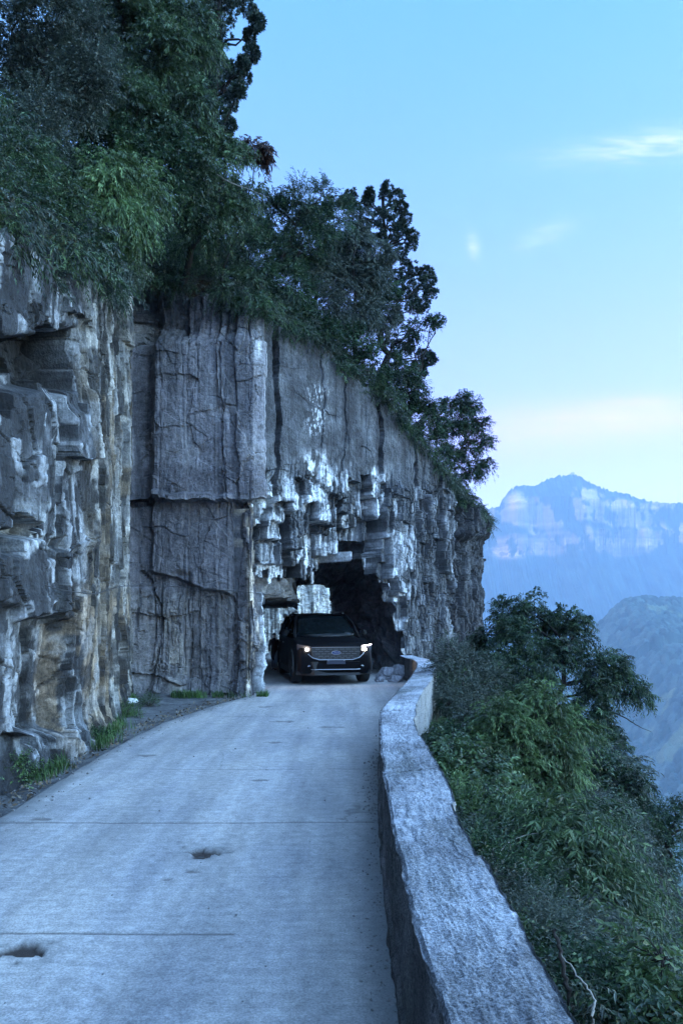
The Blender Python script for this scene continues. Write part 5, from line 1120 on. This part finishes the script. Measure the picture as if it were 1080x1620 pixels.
    ch = MB(); ch.box(-.58, .62, yf-.026, yf-.004, .893, .905); ch.tube([(-.40, yf-.012, .605), (.40, yf-.012, .605), (.56, yf-.01, .655), (.66, yf+.03, .74), (.70, yf+.06, .80)], [.011]*5, 8); ch.tube([(-.40, yf-.012, .605), (-.56, yf-.01, .655), (-.66, yf+.03, .74)], [.011, .010, .008], 8); ch.build('grille_trim', CAR['chrome'], gr)
    bd = MB(); el_ = lambda k, rx, rz, y: [(rx*math.cos(a), y, .77+rz*math.sin(a)) for a in np.linspace(0, 2*math.pi, 40, endpoint=False)]
    bdo = MB().loft([el_(0, .112, .048, yf-.002), el_(0, .112, .048, yf-.030)]).build('badge', CAR['chrome'], root); MB().loft([el_(0, .099, .037, yf-.030), el_(0, .099, .037, yf-.034)]).build('badge_field', CAR['blue'], bdo)
    cu = bpy.data.curves.new('letters', 'FONT'); cu.body = 'Ford'; cu.size = .068; cu.shear = .35; cu.align_x = 'CENTER'; cu.align_y = 'CENTER'; cu.extrude = .0015
    to = bpy.data.objects.new('t', cu); col.objects.link(to); dg = bpy.context.evaluated_depsgraph_get(); me = bpy.data.meshes.new_from_object(to.evaluated_get(dg)); col.objects.unlink(to); bpy.data.objects.remove(to)
    lt = link('badge_lettering', me, CAR['chrome'], bdo); lt.location = (0, yf-.036, .77); lt.rotation_euler = (math.radians(90), 0, 0)
    for s in (-1, 1):
        h = MB(); h.loft([[(s*.60, yf+.0, .80), (s*.60, yf+.0, .92), (s*.90, yf+.18, .97), (s*.90, yf+.20, .83)], [(s*.60, yf+.09, .80), (s*.60, yf+.09, .92), (s*.90, yf+.3, .97), (s*.90, yf+.3, .83)]]); ho_ = h.build('headlight', CAR['lens'], root, bevel=.01)
        MB().tube([(s*.70, yf+.05, .845), (s*.70, yf+.005, .845)], [.026, .030], 18).build('bulb', CAR['lamp'], ho_)
        MB().loft([[(s*.62, yf-.008, .915), (s*.62, yf-.008, .93), (s*.89, yf+.155, .965), (s*.89, yf+.155, .95)], [(s*.62, yf+.01, .915), (s*.62, yf+.01, .93), (s*.89, yf+.17, .965), (s*.89, yf+.17, .95)]]).build('light_strip', CAR['strip'] if s == 1 else CAR['chrome'], ho_)
        MB().loft([[(s*.60, yf+.01, .46), (s*.78, yf+.07, .56), (s*.79, yf+.07, .545), (s*.66, yf+.02, .44)], [(s*.60, yf+.03, .46), (s*.78, yf+.09, .56), (s*.79, yf+.09, .545), (s*.66, yf+.05, .44)]]).build('bumper_trim', CAR['chrome'], root)
    bm = MB(); bm.loft([[(-.90, yf+.22, .24), (-.90, yf+.20, .52), (-.55, yf-.0, .56), (.55, yf-.0, .56), (.90, yf+.20, .52), (.90, yf+.22, .24), (.5, yf+.02, .24), (-.5, yf+.02, .24)], [(-.90, yf+.5, .24), (-.90, yf+.5, .52), (-.55, yf+.4, .56), (.55, yf+.4, .56), (.90, yf+.5, .52), (.90, yf+.5, .24), (.5, yf+.4, .24), (-.5, yf+.4, .24)]]).build('bumper', CAR['trim'], root)
    MB().tube([(-.80, yf+.13, .385), (-.5, yf-.006, .375), (.5, yf-.006, .375), (.80, yf+.13, .385)], [.012]*4, 8).build('skid_strip', CAR['chrome'], root)
    MB().box(-.22, .22, yf-.03, yf-.012, .50, .595).build('number_plate', CAR['plate'], root, bevel=.003)
    for s in (-1, 1): MB().tube([(s*.19, yf-.04, .585), (s*.19, yf-.03, .585)], [.01, .01], 8).build('plate_bolt', CAR['chrome'], root)
    for s in (-1, 1): MB().tube([(s*.1-.05, -1.05, 1.115), (s*.1+.48, -.93, 1.15)], [.012, .008], 6).build('wiper', CAR['trim'], root)
    for s in (-1, 1): MB().box(s*.40-.22, s*.40+.22, .15, .30, 1.05, 1.48).build('seat', plain('seat cloth', (.03, .03, .03), .9), root, bevel=.04)
    return root
c_ = car('black SUV with its headlights on, coming out of the tunnel mouth')
yaw = math.radians(10.5)
fx, fy = -.13, 17.45                                          # centre of the nose
c_.rotation_euler = (0, 0, yaw)
c_.location = (fx-math.sin(yaw)*2.34, fy+math.cos(yaw)*2.34, .022)

# ------------------------------------------------------------------ people (one skinned figure each)
def skin_body(name, verts, edges, radii, mat, parent, sub=2, root=0):
    me = bpy.data.meshes.new(name); me.from_pydata([tuple(v) for v in verts], edges, []); me.update()
    o = link(name, me, mat, parent); sk = o.modifiers.new('skin', 'SKIN'); sk.use_smooth_shade = True
    for i, r in enumerate(radii): d_ = me.skin_vertices[0].data[i]; d_.radius = (r, r) if not hasattr(r, '__len__') else r
    me.skin_vertices[0].data[root].use_root = True
    ss = o.modifiers.new('sub', 'SUBSURF'); ss.levels = sub; ss.render_levels = sub
    return o
SKIN = plain('skin', (.42, .28, .22), .6)
def person(label, loc, rz, h, coat, trousers, hairc, stride=0.0, coat_len=.42, armbend=.1):
    k = h/1.75; root = empty('person', loc, rz, label=label, category='person')
    V, E, R = [], [], []
    def chain(pts, rad, start=None):
        prev = start
        for p, r in zip(pts, rad):
            V.append(tuple(c*k for c in p)); R.append(r*k if not hasattr(r, '__len__') else (r[0]*k, r[1]*k)); i = len(V)-1
            if prev is not None: E.append((prev, i))
            prev = i
        return prev
    chain([(0, 0, .95)], [(.15, .11)]); a = chain([(0, 0, 1.12), (0, .0, 1.30), (0, 0, 1.43)], [(.13, .10), (.16, .11), (.12, .09)], 0); top = a
    nk = chain([(0, 0, 1.50), (0, -.01, 1.545)], [.055, .052], a); chain([(0, -.015, 1.60), (0, -.01, 1.665), (0, 0, 1.725)], [(.066, .078), (.076, .09), (.050, .06)], nk)
    for s in (-1, 1):
        st = stride*s
        chain([(s*.09, 0, .86), (s*.10, -st*.25, .50), (s*.10, -st*.45+.03, .10), (s*.10, -st*.45-.02, .045), (s*.10, -st*.45-.14, .03)], [.085, .058, .042, .042, .032], 0)
        hnd = chain([(s*.18, 0, 1.42), (s*.235, .01+st*.1, 1.15), (s*.25, -armbend+st*.25, .90)], [.060, .042, .030], top)
        pl = chain([(s*.252, -armbend+st*.25-.01, .85)], [(.022, .036)], hnd)
        for q, ln_ in enumerate((.068, .078, .073, .058)):
            oy = (q-1.5)*.019; chain([(s*.254, -armbend+st*.25-.01+oy, .815), (s*.252, -armbend+st*.25-.012+oy, .815-ln_*.5), (s*.243, -armbend+st*.25-.02+oy, .815-ln_)], [.009, .0085, .007], pl)
        chain([(s*.25, -armbend+st*.25-.048, .84), (s*.245, -armbend+st*.25-.062, .80)], [.010, .008], pl)
    skin_body('body', V, E, R, SKIN, root)
    def el_ring(z, rx, ry, cy_=0.0, n=20, cx_=0): return [(cx_+rx*k*math.cos(a), cy_*k+ry*k*math.sin(a), z*k) for a in np.linspace(0, 2*math.pi, n, endpoint=False)]
    cm = plain('coat cloth', coat, .9); tm = plain('trouser cloth', trousers, .9); hm_ = plain('hair', hairc, .8); sm_ = plain('shoe leather', (.015, .015, .015), .6)
    MB().loft([el_ring(.95-coat_len*.6, .20, .15), el_ring(.95, .185, .135), el_ring(1.12, .165, .125), el_ring(1.32, .20, .14), el_ring(1.44, .17, .115), el_ring(1.49, .085, .085), el_ring(1.52, .068, .07)]).build('coat', cm, root, smooth=True, sub=1)
    for s in (-1, 1):
        st = stride*s
        MB().tube([(s*.17*k, 0, 1.43*k), (s*.235*k, (.01+st*.1)*k, 1.15*k), (s*.25*k, (-armbend+st*.25)*k, .89*k)], [.076*k, .058*k, .045*k], 14).build('sleeve', cm, root, smooth=True)
        MB().tube([(s*.09*k, 0, .90*k), (s*.10*k, -st*.25*k, .50*k), (s*.10*k, (-st*.45+.03)*k, .09*k)], [.10*k, .075*k, .062*k], 14).build('trouser_leg', tm, root, smooth=True)
        y0 = (-st*.45+.03)*k
        MB().loft([[(s*.10*k+x*k, y0+y*k, z*k) for x, y, z in ((-.04, .05, 0), (.04, .05, 0), (.045, -.17, 0), (-.045, -.17, 0))], [(s*.10*k+x*k, y0+y*k, z*k) for x, y, z in ((-.042, .05, .07), (.042, .05, .07), (.035, -.16, .045), (-.035, -.16, .045))]]).build('shoe', sm_, root, bevel=.01)
    # face and hair
    hr = []
    for z, rx, ry, c in ((1.64, .079, .075, .03), (1.68, .084, .088, .016), (1.72, .075, .083, .008), (1.75, .052, .06, .004), (1.762, .02, .022, 0)): hr.append(el_ring(z, rx, ry, c))
    MB().loft(hr).build('hair', hm_, root, smooth=True, sub=1)
    fm = MB(); fm.loft([[(x*k, y*k, z*k) for x, y, z in ((-.008, -.092, 1.665), (.008, -.092, 1.665), (.006, -.088, 1.672))], [(x*k, y*k, z*k) for x, y, z in ((-.016, -.112, 1.63), (.016, -.112, 1.63), (0, -.10, 1.625))]]); fm.build('nose', SKIN, root)
    for s in (-1, 1):
        MB().tube([(s*.030*k, -.083*k, 1.665*k), (s*.030*k, -.094*k, 1.665*k)], [.012*k, .008*k], 10).build('eye', plain('eye', (.05, .04, .04), .3), root)
        MB().tube([(s*.076*k, -.0, 1.63*k), (s*.09*k, .005*k, 1.66*k), (s*.08*k, .01*k, 1.68*k)], [.008*k, .014*k, .008*k], 8).build('ear', SKIN, root)
    MB().box(-.024*k, .024*k, -.092*k, -.080*k, 1.598*k, 1.608*k).build('mouth', plain('lips', (.25, .11, .10), .5), root)
    return root
person('person with short grey hair and dark top standing behind the front of the car', tuple(P(452, 975, 24.2)[:2])+(.02,), math.radians(60), 1.70, (.015, .016, .022), (.04, .05, .08), (.42, .42, .43), .15)
person('small person in a long dark red coat walking in the passage left of the car', tuple(P(434, 975, 22.6)[:2])+(.02,), math.radians(170), 1.12, (.03, .012, .016), (.22, .28, .36), (.03, .025, .025), .35, .9)
